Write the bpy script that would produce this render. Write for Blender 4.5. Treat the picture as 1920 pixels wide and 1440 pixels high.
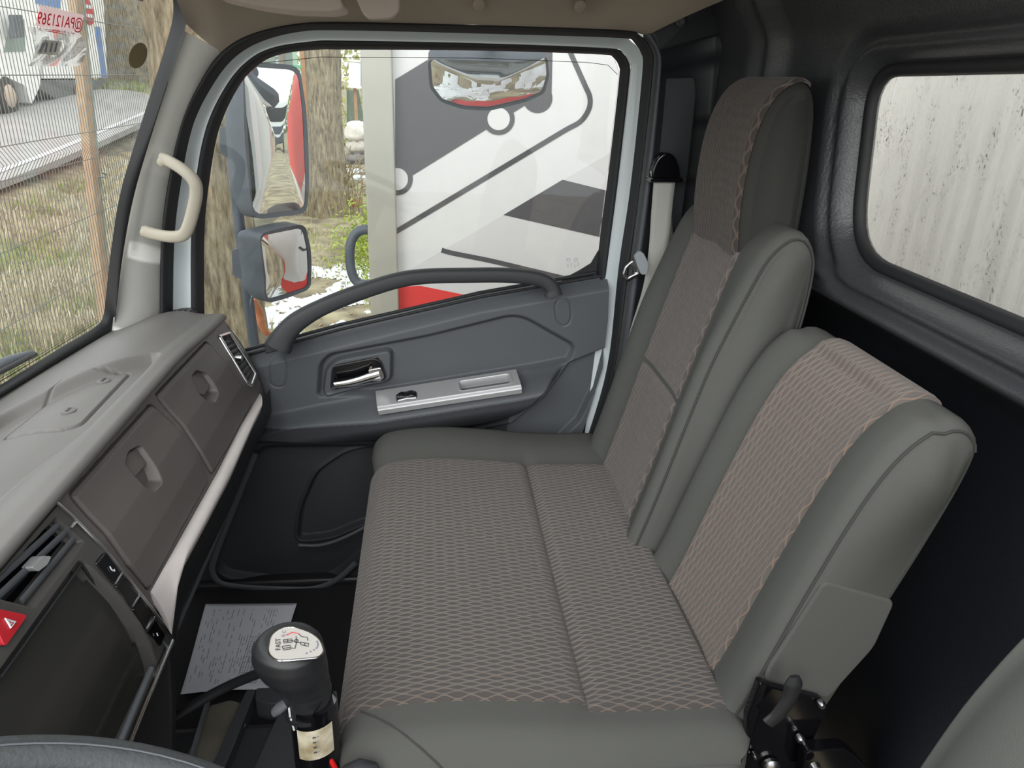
import bpy, bmesh, math, random
import numpy as np
from mathutils import Vector, Matrix
random.seed(7); rng = np.random.default_rng(7)
D = bpy.data; SC = bpy.context.scene
for o in list(D.objects): D.objects.remove(o)

# ------------------------------------------------------------------ camera, world, light, exposure
FPX = 1400.0
CAM = np.array([0, 0, 1.29])
R_ = np.array([0.9939478642842927, -0.10499989746108773, 0.03229031771064406])
U_ = np.array([0.010169083529907391, 0.3806246282964429, 0.924673716547819])
F_ = np.array([0.10938113559867184, 0.9187491027845174, -0.3793887891171657])
cd = D.cameras.new('camera'); cam = D.objects.new('camera', cd); SC.collection.objects.link(cam)
cd.sensor_width = 36; cd.lens = FPX / 1920 * 36; cd.clip_start = 0.02; cd.clip_end = 400
mw = Matrix.Identity(4)
for i in range(3):
    mw[i][0] = R_[i]; mw[i][1] = U_[i]; mw[i][2] = -F_[i]; mw[i][3] = CAM[i]
cam.matrix_world = mw
SC.camera = cam
W = D.worlds.new('overcast_sky'); SC.world = W; W.use_nodes = True
wn = W.node_tree.nodes; wl = W.node_tree.links; wn.clear()
wo = wn.new('ShaderNodeOutputWorld'); wb = wn.new('ShaderNodeBackground')
tc = wn.new('ShaderNodeTexCoord'); sx = wn.new('ShaderNodeSeparateXYZ'); rm = wn.new('ShaderNodeMapRange'); rp = wn.new('ShaderNodeValToRGB')
wl.new(tc.outputs['Generated'], sx.inputs[0]); wl.new(sx.outputs['Z'], rm.inputs[0])
rm.inputs[1].default_value = -0.1; rm.inputs[2].default_value = 1.0
rp.color_ramp.elements[0].color = (0.80, 0.84, 0.86, 1); rp.color_ramp.elements[1].color = (1.0, 1.0, 1.0, 1)
wl.new(rm.outputs[0], rp.inputs[0]); wl.new(rp.outputs[0], wb.inputs[0]); wl.new(wb.outputs[0], wo.inputs[0])
wb.inputs[1].default_value = 1.15
sd = D.lights.new('sun', 'SUN'); sd.energy = 1.6; sd.angle = math.radians(60); sd.color = (1, 0.98, 0.95)
sun = D.objects.new('sun', sd); SC.collection.objects.link(sun); sun.rotation_euler = (math.radians(58), 0, math.radians(-15))
SC.view_settings.view_transform = 'Standard'; SC.view_settings.look = 'None'
SC.view_settings.gamma = 1; SC.view_settings.use_curve_mapping = False
SC.view_settings.exposure = 0.85

# ------------------------------------------------------------------ helpers
def PX(u, v, x=None, y=None, z=None):
    d = F_ + R_ * (u - 960) / FPX + U_ * (720 - v) / FPX
    if x is not None: t = (x - CAM[0]) / d[0]
    elif y is not None: t = (y - CAM[1]) / d[1]
    else: t = (z - CAM[2]) / d[2]
    return CAM + d * t
def PXs(pts, **k): return [PX(u, v, **k) for u, v in pts]
def srgb(r, g, b):
    f = lambda c: (c / 255 / 12.92) if c / 255 <= .04045 else ((c / 255 + .055) / 1.055) ** 2.4
    return (f(r), f(g), f(b), 1)
class NT:
    def __init__(s, name):
        s.m = D.materials.new(name); s.m.use_nodes = True; s.t = s.m.node_tree
        s.b = s.t.nodes['Principled BSDF']; s.out = s.t.nodes['Material Output']
    def n(s, k, **kw):
        nd = s.t.nodes.new(k)
        for a, b in kw.items(): setattr(nd, a, b)
        return nd
    def l(s, a, b): s.t.links.new(a, b)
    def math(s, op, a, b=None, c=None):
        nd = s.n('ShaderNodeMath', operation=op)
        for i, v in enumerate((a, b, c)):
            if v is None: continue
            if isinstance(v, (int, float)): nd.inputs[i].default_value = v
            else: s.l(v, nd.inputs[i])
        return nd.outputs[0]
def mat(name, col, rough=.5, metal=0, spec=.5, grain=0, gscale=900, mottle=0, mscale=6, coat=0, col2=None):
    q = NT(name); c = srgb(*col); q.b.inputs['Base Color'].default_value = c
    q.b.inputs['Roughness'].default_value = rough; q.b.inputs['Metallic'].default_value = metal
    q.b.inputs['Specular IOR Level'].default_value = spec; q.b.inputs['Coat Weight'].default_value = coat
    co = q.n('ShaderNodeTexCoord')
    if mottle or col2:
        nz = q.n('ShaderNodeTexNoise'); nz.inputs['Scale'].default_value = mscale; nz.inputs['Detail'].default_value = 5
        q.l(co.outputs['Object'], nz.inputs['Vector'])
        mx = q.n('ShaderNodeMix', data_type='RGBA')
        a = [max(0, x * (1 - mottle)) for x in c[:3]] + [1]; b = [x * (1 + mottle) for x in c[:3]] + [1]
        if col2: a = c; b = srgb(*col2)
        mx.inputs[6].default_value = a; mx.inputs[7].default_value = b
        mr = q.n('ShaderNodeMapRange'); mr.inputs[1].default_value = .35; mr.inputs[2].default_value = .65
        q.l(nz.outputs['Fac'], mr.inputs[0]); q.l(mr.outputs[0], mx.inputs[0]); q.l(mx.outputs[2], q.b.inputs['Base Color'])
    if grain:
        g = q.n('ShaderNodeTexNoise'); g.inputs['Scale'].default_value = gscale; g.inputs['Detail'].default_value = 2
        q.l(co.outputs['Object'], g.inputs['Vector'])
        bp = q.n('ShaderNodeBump'); bp.inputs['Strength'].default_value = grain; bp.inputs['Distance'].default_value = .001
        q.l(g.outputs['Fac'], bp.inputs['Height']); q.l(bp.outputs[0], q.b.inputs['Normal'])
    return q.m
def glass_mat(name, tint=(.93, .96, .95), dirt=0.0):
    q = NT(name); q.t.nodes.remove(q.b)
    tr = q.n('ShaderNodeBsdfTransparent'); tr.inputs[0].default_value = (*tint, 1)
    gl = q.n('ShaderNodeBsdfGlossy'); gl.inputs['Roughness'].default_value = .02
    fr = q.n('ShaderNodeFresnel'); fr.inputs[0].default_value = 1.45
    mx = q.n('ShaderNodeMixShader'); f2 = q.math('MULTIPLY', fr.outputs[0], .8)
    q.l(f2, mx.inputs[0]); q.l(tr.outputs[0], mx.inputs[1]); q.l(gl.outputs[0], mx.inputs[2])
    last = mx.outputs[0]
    if dirt:
        df = q.n('ShaderNodeBsdfTranslucent'); df.inputs[0].default_value = (.75, .75, .73, 1)
        co = q.n('ShaderNodeTexCoord'); nz = q.n('ShaderNodeTexNoise'); nz.inputs['Scale'].default_value = 60; nz.inputs['Detail'].default_value = 6
        q.l(co.outputs['Object'], nz.inputs['Vector'])
        mr = q.n('ShaderNodeMapRange'); mr.inputs[1].default_value = .5; mr.inputs[2].default_value = .8; mr.inputs[3].default_value = dirt * .3; mr.inputs[4].default_value = dirt
        q.l(nz.outputs['Fac'], mr.inputs[0]); m2 = q.n('ShaderNodeMixShader')
        q.l(mr.outputs[0], m2.inputs[0]); q.l(last, m2.inputs[1]); q.l(df.outputs[0], m2.inputs[2]); last = m2.outputs[0]
    q.l(last, q.out.inputs['Surface'])
    return q.m
def fabric(name, base, line, s=.0058, L=.038, a=.38, lw=.13, bump=.6, line2=None):
    q = NT(name); uv = q.n('ShaderNodeUVMap'); sp = q.n('ShaderNodeSeparateXYZ'); q.l(uv.outputs[0], sp.inputs[0])
    nz = q.n('ShaderNodeTexNoise'); nz.inputs['Scale'].default_value = 30; q.l(uv.outputs[0], nz.inputs['Vector'])
    w0 = q.math('DIVIDE', sp.outputs['Y'], s); w = q.math('ADD', w0, q.math('MULTIPLY', q.math('SUBTRACT', nz.outputs['Fac'], .5), .25))
    i = q.math('FLOOR', w); f = q.math('SUBTRACT', w, i)
    sg = q.math('SUBTRACT', 1.0, q.math('MULTIPLY', q.math('FLOORED_MODULO', i, 2.0), 2.0))
    sn = q.math('SINE', q.math('MULTIPLY', sp.outputs['X'], 2 * math.pi / L))
    e = q.math('MULTIPLY', q.math('MULTIPLY', sg, sn), a)
    d = q.math('MINIMUM', q.math('ABSOLUTE', q.math('SUBTRACT', f, e)), q.math('ABSOLUTE', q.math('ADD', q.math('SUBTRACT', f, 1.0), e)))
    ln = q.n('ShaderNodeMapRange', interpolation_type='SMOOTHSTEP'); ln.inputs[1].default_value = lw * .5; ln.inputs[2].default_value = lw * 1.6
    ln.inputs[3].default_value = 1; ln.inputs[4].default_value = 0; q.l(d, ln.inputs[0])
    mx = q.n('ShaderNodeMix', data_type='RGBA'); mx.inputs[6].default_value = srgb(*base); mx.inputs[7].default_value = srgb(*line)
    q.l(ln.outputs[0], mx.inputs[0]); q.l(mx.outputs[2], q.b.inputs['Base Color'])
    if line2:
        n2 = q.n('ShaderNodeTexNoise'); n2.inputs['Scale'].default_value = 5; q.l(uv.outputs[0], n2.inputs['Vector'])
        m2 = q.n('ShaderNodeMix', data_type='RGBA'); m2.inputs[6].default_value = srgb(*line); m2.inputs[7].default_value = srgb(*line2)
        q.l(n2.outputs['Fac'], m2.inputs[0]); q.l(m2.outputs[2], mx.inputs[7])
    q.b.inputs['Roughness'].default_value = .95; q.b.inputs['Specular IOR Level'].default_value = .15
    q.b.inputs['Sheen Weight'].default_value = .25; q.b.inputs['Sheen Roughness'].default_value = .5
    hh = q.n('ShaderNodeMapRange', interpolation_type='SMOOTHSTEP'); hh.inputs[1].default_value = 0; hh.inputs[2].default_value = .45; q.l(d, hh.inputs[0])
    h2 = q.math('SUBTRACT', q.math('MULTIPLY', hh.outputs[0], -1.0), q.math('MULTIPLY', ln.outputs[0], -.5))
    bp = q.n('ShaderNodeBump'); bp.inputs['Strength'].default_value = bump; bp.inputs['Distance'].default_value = .004
    q.l(h2, bp.inputs['Height'])
    wv = q.n('ShaderNodeTexNoise'); wv.inputs['Scale'].default_value = 1500; q.l(uv.outputs[0], wv.inputs['Vector'])
    b2 = q.n('ShaderNodeBump'); b2.inputs['Strength'].default_value = .15; b2.inputs['Distance'].default_value = .0006
    q.l(wv.outputs['Fac'], b2.inputs['Height']); q.l(bp.outputs[0], b2.inputs['Normal']); q.l(b2.outputs[0], q.b.inputs['Normal'])
    return q.m

def wloc(o):
    p = np.zeros(3)
    while o is not None: p = p + np.array(o.location); o = o.parent
    return p
def link(name, me, m, parent=None, smooth=True, recenter=True):
    """one mesh object; vertices are given in world space (or in the parent's space when recenter is None)"""
    if m is not None:
        for mm in (m if isinstance(m, (list, tuple)) else [m]): me.materials.append(mm)
    if smooth: me.polygons.foreach_set('use_smooth', [True] * len(me.polygons))
    o = D.objects.new(name, me); SC.collection.objects.link(o)
    if recenter is not None and len(me.vertices):
        co = np.empty(len(me.vertices) * 3); me.vertices.foreach_get('co', co); co = co.reshape(-1, 3)
        c = (co.min(0) + co.max(0)) / 2; c[2] = co[:, 2].min() if parent is None else c[2]
        me.vertices.foreach_set('co', (co - c).ravel()); me.update()
        o.location = c - (wloc(parent) if parent is not None else 0)
    o.parent = parent
    return o
def tag(o, label=None, cat=None, group=None, kind=None):
    for k, v in (('label', label), ('category', cat), ('group', group), ('kind', kind)):
        if v: o[k] = v
    return o
def thing(name, label, cat, loc, group=None, kind=None):
    o = D.objects.new(name, None); SC.collection.objects.link(o); o.location = loc; o.empty_display_size = .05
    return tag(o, label, cat, group, kind)
def mesh(vs, fs, uvs=None):
    me = D.meshes.new('m'); me.from_pydata([tuple(map(float, v)) for v in vs], [], fs)
    if uvs is not None:
        ul = me.uv_layers.new(name='UVMap'); li = np.empty(len(me.loops), int); me.loops.foreach_get('vertex_index', li)
        ul.data.foreach_set('uv', np.asarray(uvs, float)[li].ravel())
    return me
def autosmooth(o, ang=40):
    me = o.data; bm = bmesh.new(); bm.from_mesh(me); a = math.radians(ang)
    for e in bm.edges:
        if len(e.link_faces) == 2 and e.calc_face_angle(0) > a: e.smooth = False
    bm.to_mesh(me); bm.free(); return o
def bevel(o, w=.004, n=3, ang=30):
    b = o.modifiers.new('bevel', 'BEVEL'); b.width = w; b.segments = n; b.limit_method = 'ANGLE'; b.angle_limit = math.radians(ang)
    b.harden_normals = False
    return o
def catmull(pts, n=8, closed=False):
    P = [np.array(p, float) for p in pts]; out = []; N = len(P)
    for i in range(N if closed else N - 1):
        if closed: a, b, c, d = P[(i - 1) % N], P[i], P[(i + 1) % N], P[(i + 2) % N]
        else: b, c = P[i], P[i + 1]; a = P[i - 1] if i else 2 * b - c; d = P[i + 2] if i + 2 < N else 2 * c - b
        for k in range(n):
            t = k / n
            out.append(.5 * ((2 * b) + (-a + c) * t + (2 * a - 5 * b + 4 * c - d) * t * t + (-a + 3 * b - 3 * c + d) * t ** 3))
    if not closed: out.append(P[-1])
    return out
def rounded(poly, r, n=5):
    """polygon with filleted corners (any dimension)"""
    P = [np.array(p, float) for p in poly]; N = len(P); out = []
    for i in range(N):
        a, b, c = P[i - 1], P[i], P[(i + 1) % N]
        ri = r[i] if isinstance(r, (list, tuple)) else r
        la, lc = np.linalg.norm(a - b), np.linalg.norm(c - b); k = min(ri, la * .48, lc * .48)
        if k < 1e-5: out.append(b); continue
        s, e = b + (a - b) / la * k, b + (c - b) / lc * k
        for j in range(n + 1):
            t = j / n; out.append((1 - t) ** 2 * s + 2 * t * (1 - t) * b + t * t * e)
    return out
def tube(name, pts, r, m, parent=None, seg=10, closed=False, sy=1.0, up=None, cap=True, power=2.0):
    """swept (super)ellipse; r a number or one per point; sy squashes along the second axis"""
    P = [np.array(p, float) for p in pts]; N = len(P); vs = []; fs = []
    rr = r if isinstance(r, (list, tuple, np.ndarray)) else [r] * N
    T = []
    for i in range(N):
        if closed: t = P[(i + 1) % N] - P[i - 1]
        else: t = P[min(i + 1, N - 1)] - P[max(i - 1, 0)]
        T.append(t / (np.linalg.norm(t) + 1e-12))
    if up is None:
        a = np.array([0, 0, 1.]) if abs(T[0][2]) < .9 else np.array([1., 0, 0])
    else: a = np.array(up, float)
    for i in range(N):
        b = np.cross(T[i], a); b /= np.linalg.norm(b) + 1e-12; c = np.cross(b, T[i])
        if up is None: a = c
        for k in range(seg):
            th = 2 * math.pi * k / seg; cx, sn = math.cos(th), math.sin(th)
            cx = math.copysign(abs(cx) ** (2 / power), cx); sn = math.copysign(abs(sn) ** (2 / power), sn)
            vs.append(P[i] + rr[i] * (b * cx + c * sn * sy))
    for i in range(N if closed else N - 1):
        j = (i + 1) % N
        for k in range(seg):
            l = (k + 1) % seg; fs.append((i * seg + k, i * seg + l, j * seg + l, j * seg + k))
    if cap and not closed: fs.append(tuple(range(seg))[::-1]); fs.append(tuple((N - 1) * seg + k for k in range(seg)))
    return autosmooth(link(name, mesh(vs, fs), m, parent), 50)
def box(name, c, s, m, parent=None, bev=.004, rot=None, seg=3):
    c = np.array(c, float); s = np.array(s, float) / 2
    vs = [np.array([i, j, k]) * s for i in (-1, 1) for j in (-1, 1) for k in (-1, 1)]
    if rot is not None: Rm = np.array(rot); vs = [Rm @ v for v in vs]
    vs = [v + c for v in vs]
    fs = [(0, 1, 3, 2), (4, 6, 7, 5), (0, 4, 5, 1), (2, 3, 7, 6), (0, 2, 6, 4), (1, 5, 7, 3)]
    o = link(name, mesh(vs, fs), m, parent, smooth=False)
    if bev: bevel(o, bev, seg)
    return o
def euler(rx=0, ry=0, rz=0): return np.array(Matrix.Rotation(rz, 3, 'Z') @ Matrix.Rotation(ry, 3, 'Y') @ Matrix.Rotation(rx, 3, 'X'))
def prism(name, poly, ext, m, parent=None, bev=.0, seg=2, smooth=False):
    """3-D polygon extruded by vector ext"""
    P = [np.array(p, float) for p in poly]; e = np.array(ext, float); n = len(P)
    vs = P + [p + e for p in P]; fs = [tuple(range(n)), tuple(range(2 * n - 1, n - 1, -1))]
    fs += [(i, i + n, (i + 1) % n + n, (i + 1) % n) for i in range(n)]
    me = mesh(vs, fs); bm = bmesh.new(); bm.from_mesh(me); bmesh.ops.recalc_face_normals(bm, faces=bm.faces); bm.to_mesh(me); bm.free()
    o = link(name, me, m, parent, smooth=False)
    if bev: bevel(o, bev, seg)
    return o
def grid(name, fn, us, vs_, m, parent=None, uvf=None, flip=False, keep=None, skirt=None, closed_u=False, snap=None):
    """fn(U,V)->X,Y,Z arrays over the lattice us x vs_"""
    U, V = np.meshgrid(us, vs_, indexing='ij'); X, Y, Z = fn(U, V)
    co = np.stack([X + 0 * U, Y + 0 * U, Z + 0 * U], -1).reshape(-1, 3); nu, nv = len(us), len(vs_)
    I = np.arange(nu * nv).reshape(nu, nv)
    A, B, C_, E_ = I[:-1, :-1], I[1:, :-1], I[1:, 1:], I[:-1, 1:]
    if closed_u: A = I; B = np.roll(I, -1, 0); A, B, C_, E_ = A[:, :-1], B[:, :-1], B[:, 1:], A[:, 1:]
    q = np.stack([A, B, C_, E_], -1).reshape(-1, 4)
    if keep is not None:
        kf = keep(U, V).ravel(); q = q[kf[q].all(1)]
    if flip: q = q[:, ::-1]
    uv = np.stack([U, V], -1).reshape(-1, 2) if uvf is None else np.stack(uvf(U, V), -1).reshape(-1, 2)
    if snap is not None:                                                # pull the ragged rim of the kept cells onto the outline
        cnt = np.bincount(q.ravel(), minlength=len(co)); rim = np.where((cnt > 0) & (cnt < 4))[0]
        P = np.array([(p[0], p[-1]) for p in snap], float); a = P; b = np.roll(P, -1, 0); w = np.stack([U, V], -1).reshape(-1, 2)[rim]
        ab = b - a; t = np.clip(np.sum((w[:, None] - a) * ab, -1) / (np.sum(ab * ab, -1) + 1e-15), 0, 1)
        c_ = a + ab * t[..., None]; dd = np.sum((w[:, None] - c_) ** 2, -1); k = dd.argmin(1); near = c_[np.arange(len(rim)), k]
        ok = np.sqrt(dd.min(1)) < 2.2 * max(us[1] - us[0], vs_[1] - vs_[0]); rim = rim[ok]; near = near[ok]
        x2, y2, z2 = fn(near[:, 0], near[:, 1]); co[rim] = np.stack([x2 + 0 * near[:, 0], y2 + 0 * near[:, 0], z2 + 0 * near[:, 0]], -1)
    used = np.unique(q); mp = -np.ones(len(co), int); mp[used] = np.arange(len(used))
    me = mesh(co[used], mp[q].tolist(), uv[used])
    if skirt is not None:
        bm = bmesh.new(); bm.from_mesh(me); be = [e for e in bm.edges if e.is_boundary]
        r = bmesh.ops.extrude_edge_only(bm, edges=be)
        for v in [g for g in r['geom'] if isinstance(g, bmesh.types.BMVert)]: v.co += Vector(skirt)
        for e in be: e.smooth = False
        bm.to_mesh(me); bm.free()
    return link(name, me, m, parent)
def sdf(px, pz, poly):
    P = np.array([(p[0], p[-1]) for p in poly], float); d = np.full(np.shape(px), 1e9); s = np.ones(np.shape(px))
    for i in range(len(P)):
        a, b = P[i], P[i - 1]; ex, ez = b - a; wx, wz = px - a[0], pz - a[1]
        t = np.clip((wx * ex + wz * ez) / (ex * ex + ez * ez + 1e-15), 0, 1)
        d = np.minimum(d, (wx - ex * t) ** 2 + (wz - ez * t) ** 2)
        c1 = pz >= a[1]; c2 = pz < b[1]; c3 = ex * wz > ez * wx
        s = np.where((c1 & c2 & c3) | (~c1 & ~c2 & ~c3), -s, s)
    return s * np.sqrt(d)
def sm(a, b, x):
    t = np.clip((x - a) / (b - a), 0, 1); return t * t * (3 - 2 * t)
def pathlen(P): return np.concatenate([[0], np.cumsum([np.linalg.norm(P[i + 1] - P[i]) for i in range(len(P) - 1)])])
def resample(P, n, closed=False):
    P = [np.array(p, float) for p in P]
    if closed: P = P + [P[0]]
    L = pathlen(P); t = np.linspace(0, L[-1], n + 1 if closed else n); A = np.array(P)
    out = np.stack([np.interp(t, L, A[:, k]) for k in range(A.shape[1])], -1)
    return out[:-1] if closed else out
def ring(name, A, B, m, parent=None, mid=None, bulge=(0, 0, 0), n=160, closed=True, rows=4, pair=False):
    """strip lofted between two outlines A and B with a rounded bulge across"""
    a = resample(A, n, closed); b = resample(B, n, closed); e = np.array(bulge, float); vs = []; fs = []
    if pair:                                                            # pair each point of A with the nearest of B, never going back
        bd = resample(B, n * 4, closed); q = 0; out = []
        for p_ in a:
            w = np.sum((bd[q:q + n] - p_) ** 2, 1); q = q + int(np.argmin(w)); out.append(bd[q])
        b = np.array(out); b[0] = bd[0]; b[-1] = bd[-1]
    N = len(a)
    for j in range(rows + 1):
        t = j / rows; vs += list(a * (1 - t) + b * t + e * math.sin(math.pi * t) ** .7)
    for j in range(rows):
        for i in range(N if closed else N - 1):
            k = (i + 1) % N; fs.append((j * N + i, j * N + k, (j + 1) * N + k, (j + 1) * N + i))
    return link(name, mesh(vs, fs), m, parent)
def copytree(o, loc, parent=None, rotz=None):
    c = o.copy(); SC.collection.objects.link(c); c.parent = parent
    if loc is not None: c.location = loc
    if rotz is not None: c.rotation_euler = (0, 0, rotz)
    for ch in o.children: copytree(ch, None, c)
    return c

# ------------------------------------------------------------------ materials
M = {}
M['dash'] = mat('dash_soft_plastic', (106, 104, 102), .55, grain=.25, gscale=700, mottle=.04)
M['fascia'] = mat('fascia_plastic', (101, 96, 94), .5, grain=.25, gscale=900, mottle=.03)
M['trim'] = mat('door_trim_plastic', (79, 83, 88), .55, grain=.3, gscale=900)
M['trimd'] = mat('door_trim_dark_shaded_plastic', (46, 48, 52), .6, grain=.3, gscale=900)
M['blackpl'] = mat('black_plastic', (34, 35, 38), .45, grain=.2, gscale=800)
M['bpillar'] = mat('pillar_black_plastic', (50, 53, 56), .5, grain=.3, gscale=900)
M['rubber'] = mat('black_rubber', (30, 31, 34), .65)
M['gloss'] = mat('glossy_black', (14, 14, 17), .12, spec=.6)
M['screen'] = mat('screen_glass', (50, 50, 48), .22, spec=.5)
M['chrome'] = mat('chrome', (232, 232, 234), .16, metal=1)
M['console'] = mat('console_plastic', (70, 69, 68), .5, grain=.2, gscale=900)
M['satin'] = mat('satin_silver', (168, 170, 172), .38, metal=.35)
M['strip'] = mat('brushed_strip', (220, 213, 211), .42, metal=.15, mottle=.015, mscale=40)
M['paint'] = mat('door_paint_white', (196, 205, 208), .25, coat=.4)
M['white'] = mat('white_paint', (225, 228, 230), .3)
M['headliner'] = mat('headliner_cloth', (158, 148, 136), .95, grain=.2, gscale=600)
M['pillar'] = mat('pillar_trim_grey', (240, 240, 236), .6, grain=.15, gscale=700)
M['handle'] = mat('beige_handle', (166, 160, 146), .5)
M['rearwall'] = mat('rear_wall_liner', (60, 62, 65), .36, grain=.8, gscale=220)
M['carpet'] = mat('floor_mat_black', (30, 30, 33), .85, grain=.5, gscale=300)
M['speckle'] = mat('speckled_metal_tunnel', (70, 70, 70), .6, col2=(190, 190, 186), mscale=260)
M['seat'] = mat('seat_cloth_grey', (86, 87, 84), .95, spec=.15, grain=.35, gscale=1400)
M['seatd'] = mat('seat_cloth_dark', (56, 56, 54), .95, spec=.15, grain=.35, gscale=1400)
M['piping'] = mat('seat_piping', (60, 60, 58), .9)
M['fab'] = fabric('wave_fabric', (76, 72, 70), (112, 101, 93))
M['fab2'] = fabric('wave_fabric_copper', (96, 91, 87), (124, 110, 101), line2=(140, 110, 93), s=.0064, L=.044)
M['fab3'] = fabric('wave_fabric_back', (90, 84, 81), (118, 107, 100), s=.0060)
M['fab4'] = fabric('wave_fabric_headrest', (66, 59, 55), (98, 84, 76), s=.0060)
M['belt'] = mat('belt_webbing', (168, 168, 163), .7, grain=.4, gscale=500)
M['steel'] = mat('steel', (180, 180, 182), .25, metal=1)
M['red'] = mat('hazard_red', (190, 35, 45), .35)
M['paper'] = mat('paper', (236, 239, 248), .8)
M['ink'] = mat('ink', (120, 124, 140), .8)
M['inkd'] = mat('ink_dark', (50, 50, 56), .7)
M['wheel'] = mat('steering_leather', (52, 56, 58), .5, grain=.6, gscale=250)
M['silverplate'] = mat('knob_plate', (208, 206, 200), .35, metal=.3)
M['tape'] = mat('label_sticker', (222, 216, 196), .6, col2=(150, 135, 100), mscale=30)
M['glass'] = glass_mat('window_glass', dirt=.02)
M['wglass'] = glass_mat('windscreen_glass', (.95, .97, .96), dirt=.05)
M['mirror'] = mat('mirror_glass', (235, 238, 238), .0, metal=1)
M['housing'] = mat('mirror_housing', (72, 78, 88), .55, grain=.2, gscale=500, mottle=.08, mscale=30)
# ------------------------------------------------------------------ cab shell
def structure(o, label=None): o['kind'] = 'structure'; return o
YD = 1.72                                     # inner face of the passenger door trim
# floor
structure(grid('floor', lambda U, V: (U, V, .006 * np.sin(U * 40) * 0 + 0 * U), np.linspace(-1.0, .78, 20), np.linspace(.1, 1.72, 20), M['carpet'], flip=False, skirt=(0, 0, -.03)))
# front bulkhead under the dashboard
structure(grid('wall_front', lambda U, V: (-.80 + .12 * sm(.35, .78, V), U, V), np.linspace(-.7, 1.76, 8), np.linspace(-.02, .73, 12), M['blackpl'], flip=True, skirt=(-.02, 0, 0)))
structure(grid('wall_right', lambda U, V: (U, 1.745 + 0 * U, V), np.linspace(-.715, -.52, 8), np.linspace(-.02, .64, 10), M['blackpl'], skirt=(0, .02, 0)))
# rear wall with a rounded window opening
XR = .69
win_rear = rounded([(.30, 1.020), (1.222, 1.022), (1.272, 1.322), (.30, 1.336)], [.05, .10, .07, .05], 8)
def rear_fn(U, V):
    d = sdf(U, V, win_rear)
    x = XR + 0 * U
    x = x + .13 * sm(.985, .86, V) * 1.0                     # recess below the ledge
    x = x - .02 * np.exp(-((V - .955) / .022) ** 2)           # crease of the ledge
    x = x - .012 * np.exp(-((V - .995) / .012) ** 2)
    x = x + .022 * sm(.06, .035, d) - .012 * np.exp(-((d - .03) / .008) ** 2) + .03 * sm(.02, .0, d)
    x = x - .045 * sm(1.48, 1.60, U) - .02 * np.exp(-((U - 1.52) / .02) ** 2) * sm(1.0, 1.1, V)
    x = x - .10 * np.exp(-(((U - .78) / .16) ** 2 + ((V - .22) / .17) ** 2))     # soft bump low on the wall
    x = x - .05 * sm(1.36, 1.47, V)
    return x, U, V
wr_ = structure(grid('wall_rear', rear_fn, np.linspace(.05, 1.80, 300), np.linspace(-.02, 1.49, 240), [M['rearwall'], mat('rear_wall_lower', (30, 33, 40), .6, grain=.6, gscale=260)], keep=lambda U, V: sdf(U, V, win_rear) > -.003, flip=True, snap=win_rear))
pz_ = np.empty(len(wr_.data.polygons) * 3); wr_.data.polygons.foreach_get('center', pz_); wr_.data.polygons.foreach_set('material_index', (pz_.reshape(-1, 3)[:, 2] + wr_.location.z < .935).astype(int))  # dark liner below the ledge, with its deep shade painted into the colour
w2 = thing('window_2', None, None, (XR + .05, .7, 1.03), kind='structure')
fr3 = [np.array([XR + .05, y, z]) for y, z in rounded([(.30, 1.020), (1.222, 1.022), (1.272, 1.322), (.30, 1.336)], [.05, .10, .07, .05], 8)]
tube('window_seal', resample(fr3, 120, True), .012, M['rubber'], w2, seg=8, closed=True, up=(1, 0, 0))
gq = NT('misted_glass'); gq.t.nodes.remove(gq.b)                    # rear pane: wet, dusty outside
tr = gq.n('ShaderNodeBsdfTransparent'); tr.inputs[0].default_value = (.93, .94, .92, 1)
tl = gq.n('ShaderNodeBsdfTranslucent'); tl.inputs[0].default_value = (.85, .85, .83, 1)
mx = gq.n('ShaderNodeMixShader')
dk = gq.n('ShaderNodeBsdfDiffuse'); dk.inputs[0].default_value = (.12, .11, .10, 1)
co = gq.n('ShaderNodeTexCoord'); mp = gq.n('ShaderNodeMapping'); mp.inputs['Scale'].default_value = (1, 1, .5)
vo = gq.n('ShaderNodeTexNoise'); vo.inputs['Scale'].default_value = 330; vo.inputs['Detail'].default_value = 1; gq.l(co.outputs['Object'], mp.inputs[0]); gq.l(mp.outputs[0], vo.inputs['Vector'])
n3 = gq.n('ShaderNodeTexNoise'); n3.inputs['Scale'].default_value = 26; gq.l(mp.outputs[0], n3.inputs['Vector'])
ms = gq.n('ShaderNodeMapping'); ms.inputs['Scale'].default_value = (1, 1, .04); gq.l(co.outputs['Object'], ms.inputs[0]); ns = gq.n('ShaderNodeTexNoise'); ns.inputs['Scale'].default_value = 45; ns.inputs['Detail'].default_value = 4; gq.l(ms.outputs[0], ns.inputs['Vector'])
ar = gq.n('ShaderNodeMapRange'); ar.inputs[1].default_value = .35; ar.inputs[2].default_value = .7; ar.inputs[3].default_value = .12; ar.inputs[4].default_value = .48; gq.l(ns.outputs['Fac'], ar.inputs[0]); gq.l(ar.outputs[0], mx.inputs[0])
a1 = gq.n('ShaderNodeMapRange'); a1.inputs[1].default_value = .64; a1.inputs[2].default_value = .70; gq.l(vo.outputs['Fac'], a1.inputs[0])
a2 = gq.n('ShaderNodeMapRange'); a2.inputs[1].default_value = .48; a2.inputs[2].default_value = .62; gq.l(n3.outputs['Fac'], a2.inputs[0])
m2 = gq.n('ShaderNodeMixShader'); gq.l(gq.math('MULTIPLY', gq.math('MULTIPLY', a1.outputs[0], a2.outputs[0]), .8), m2.inputs[0])
gq.l(tr.outputs[0], mx.inputs[1]); gq.l(tl.outputs[0], mx.inputs[2]); gq.l(mx.outputs[0], m2.inputs[1]); gq.l(dk.outputs[0], m2.inputs[2]); gq.l(m2.outputs[0], gq.out.inputs['Surface'])
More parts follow.
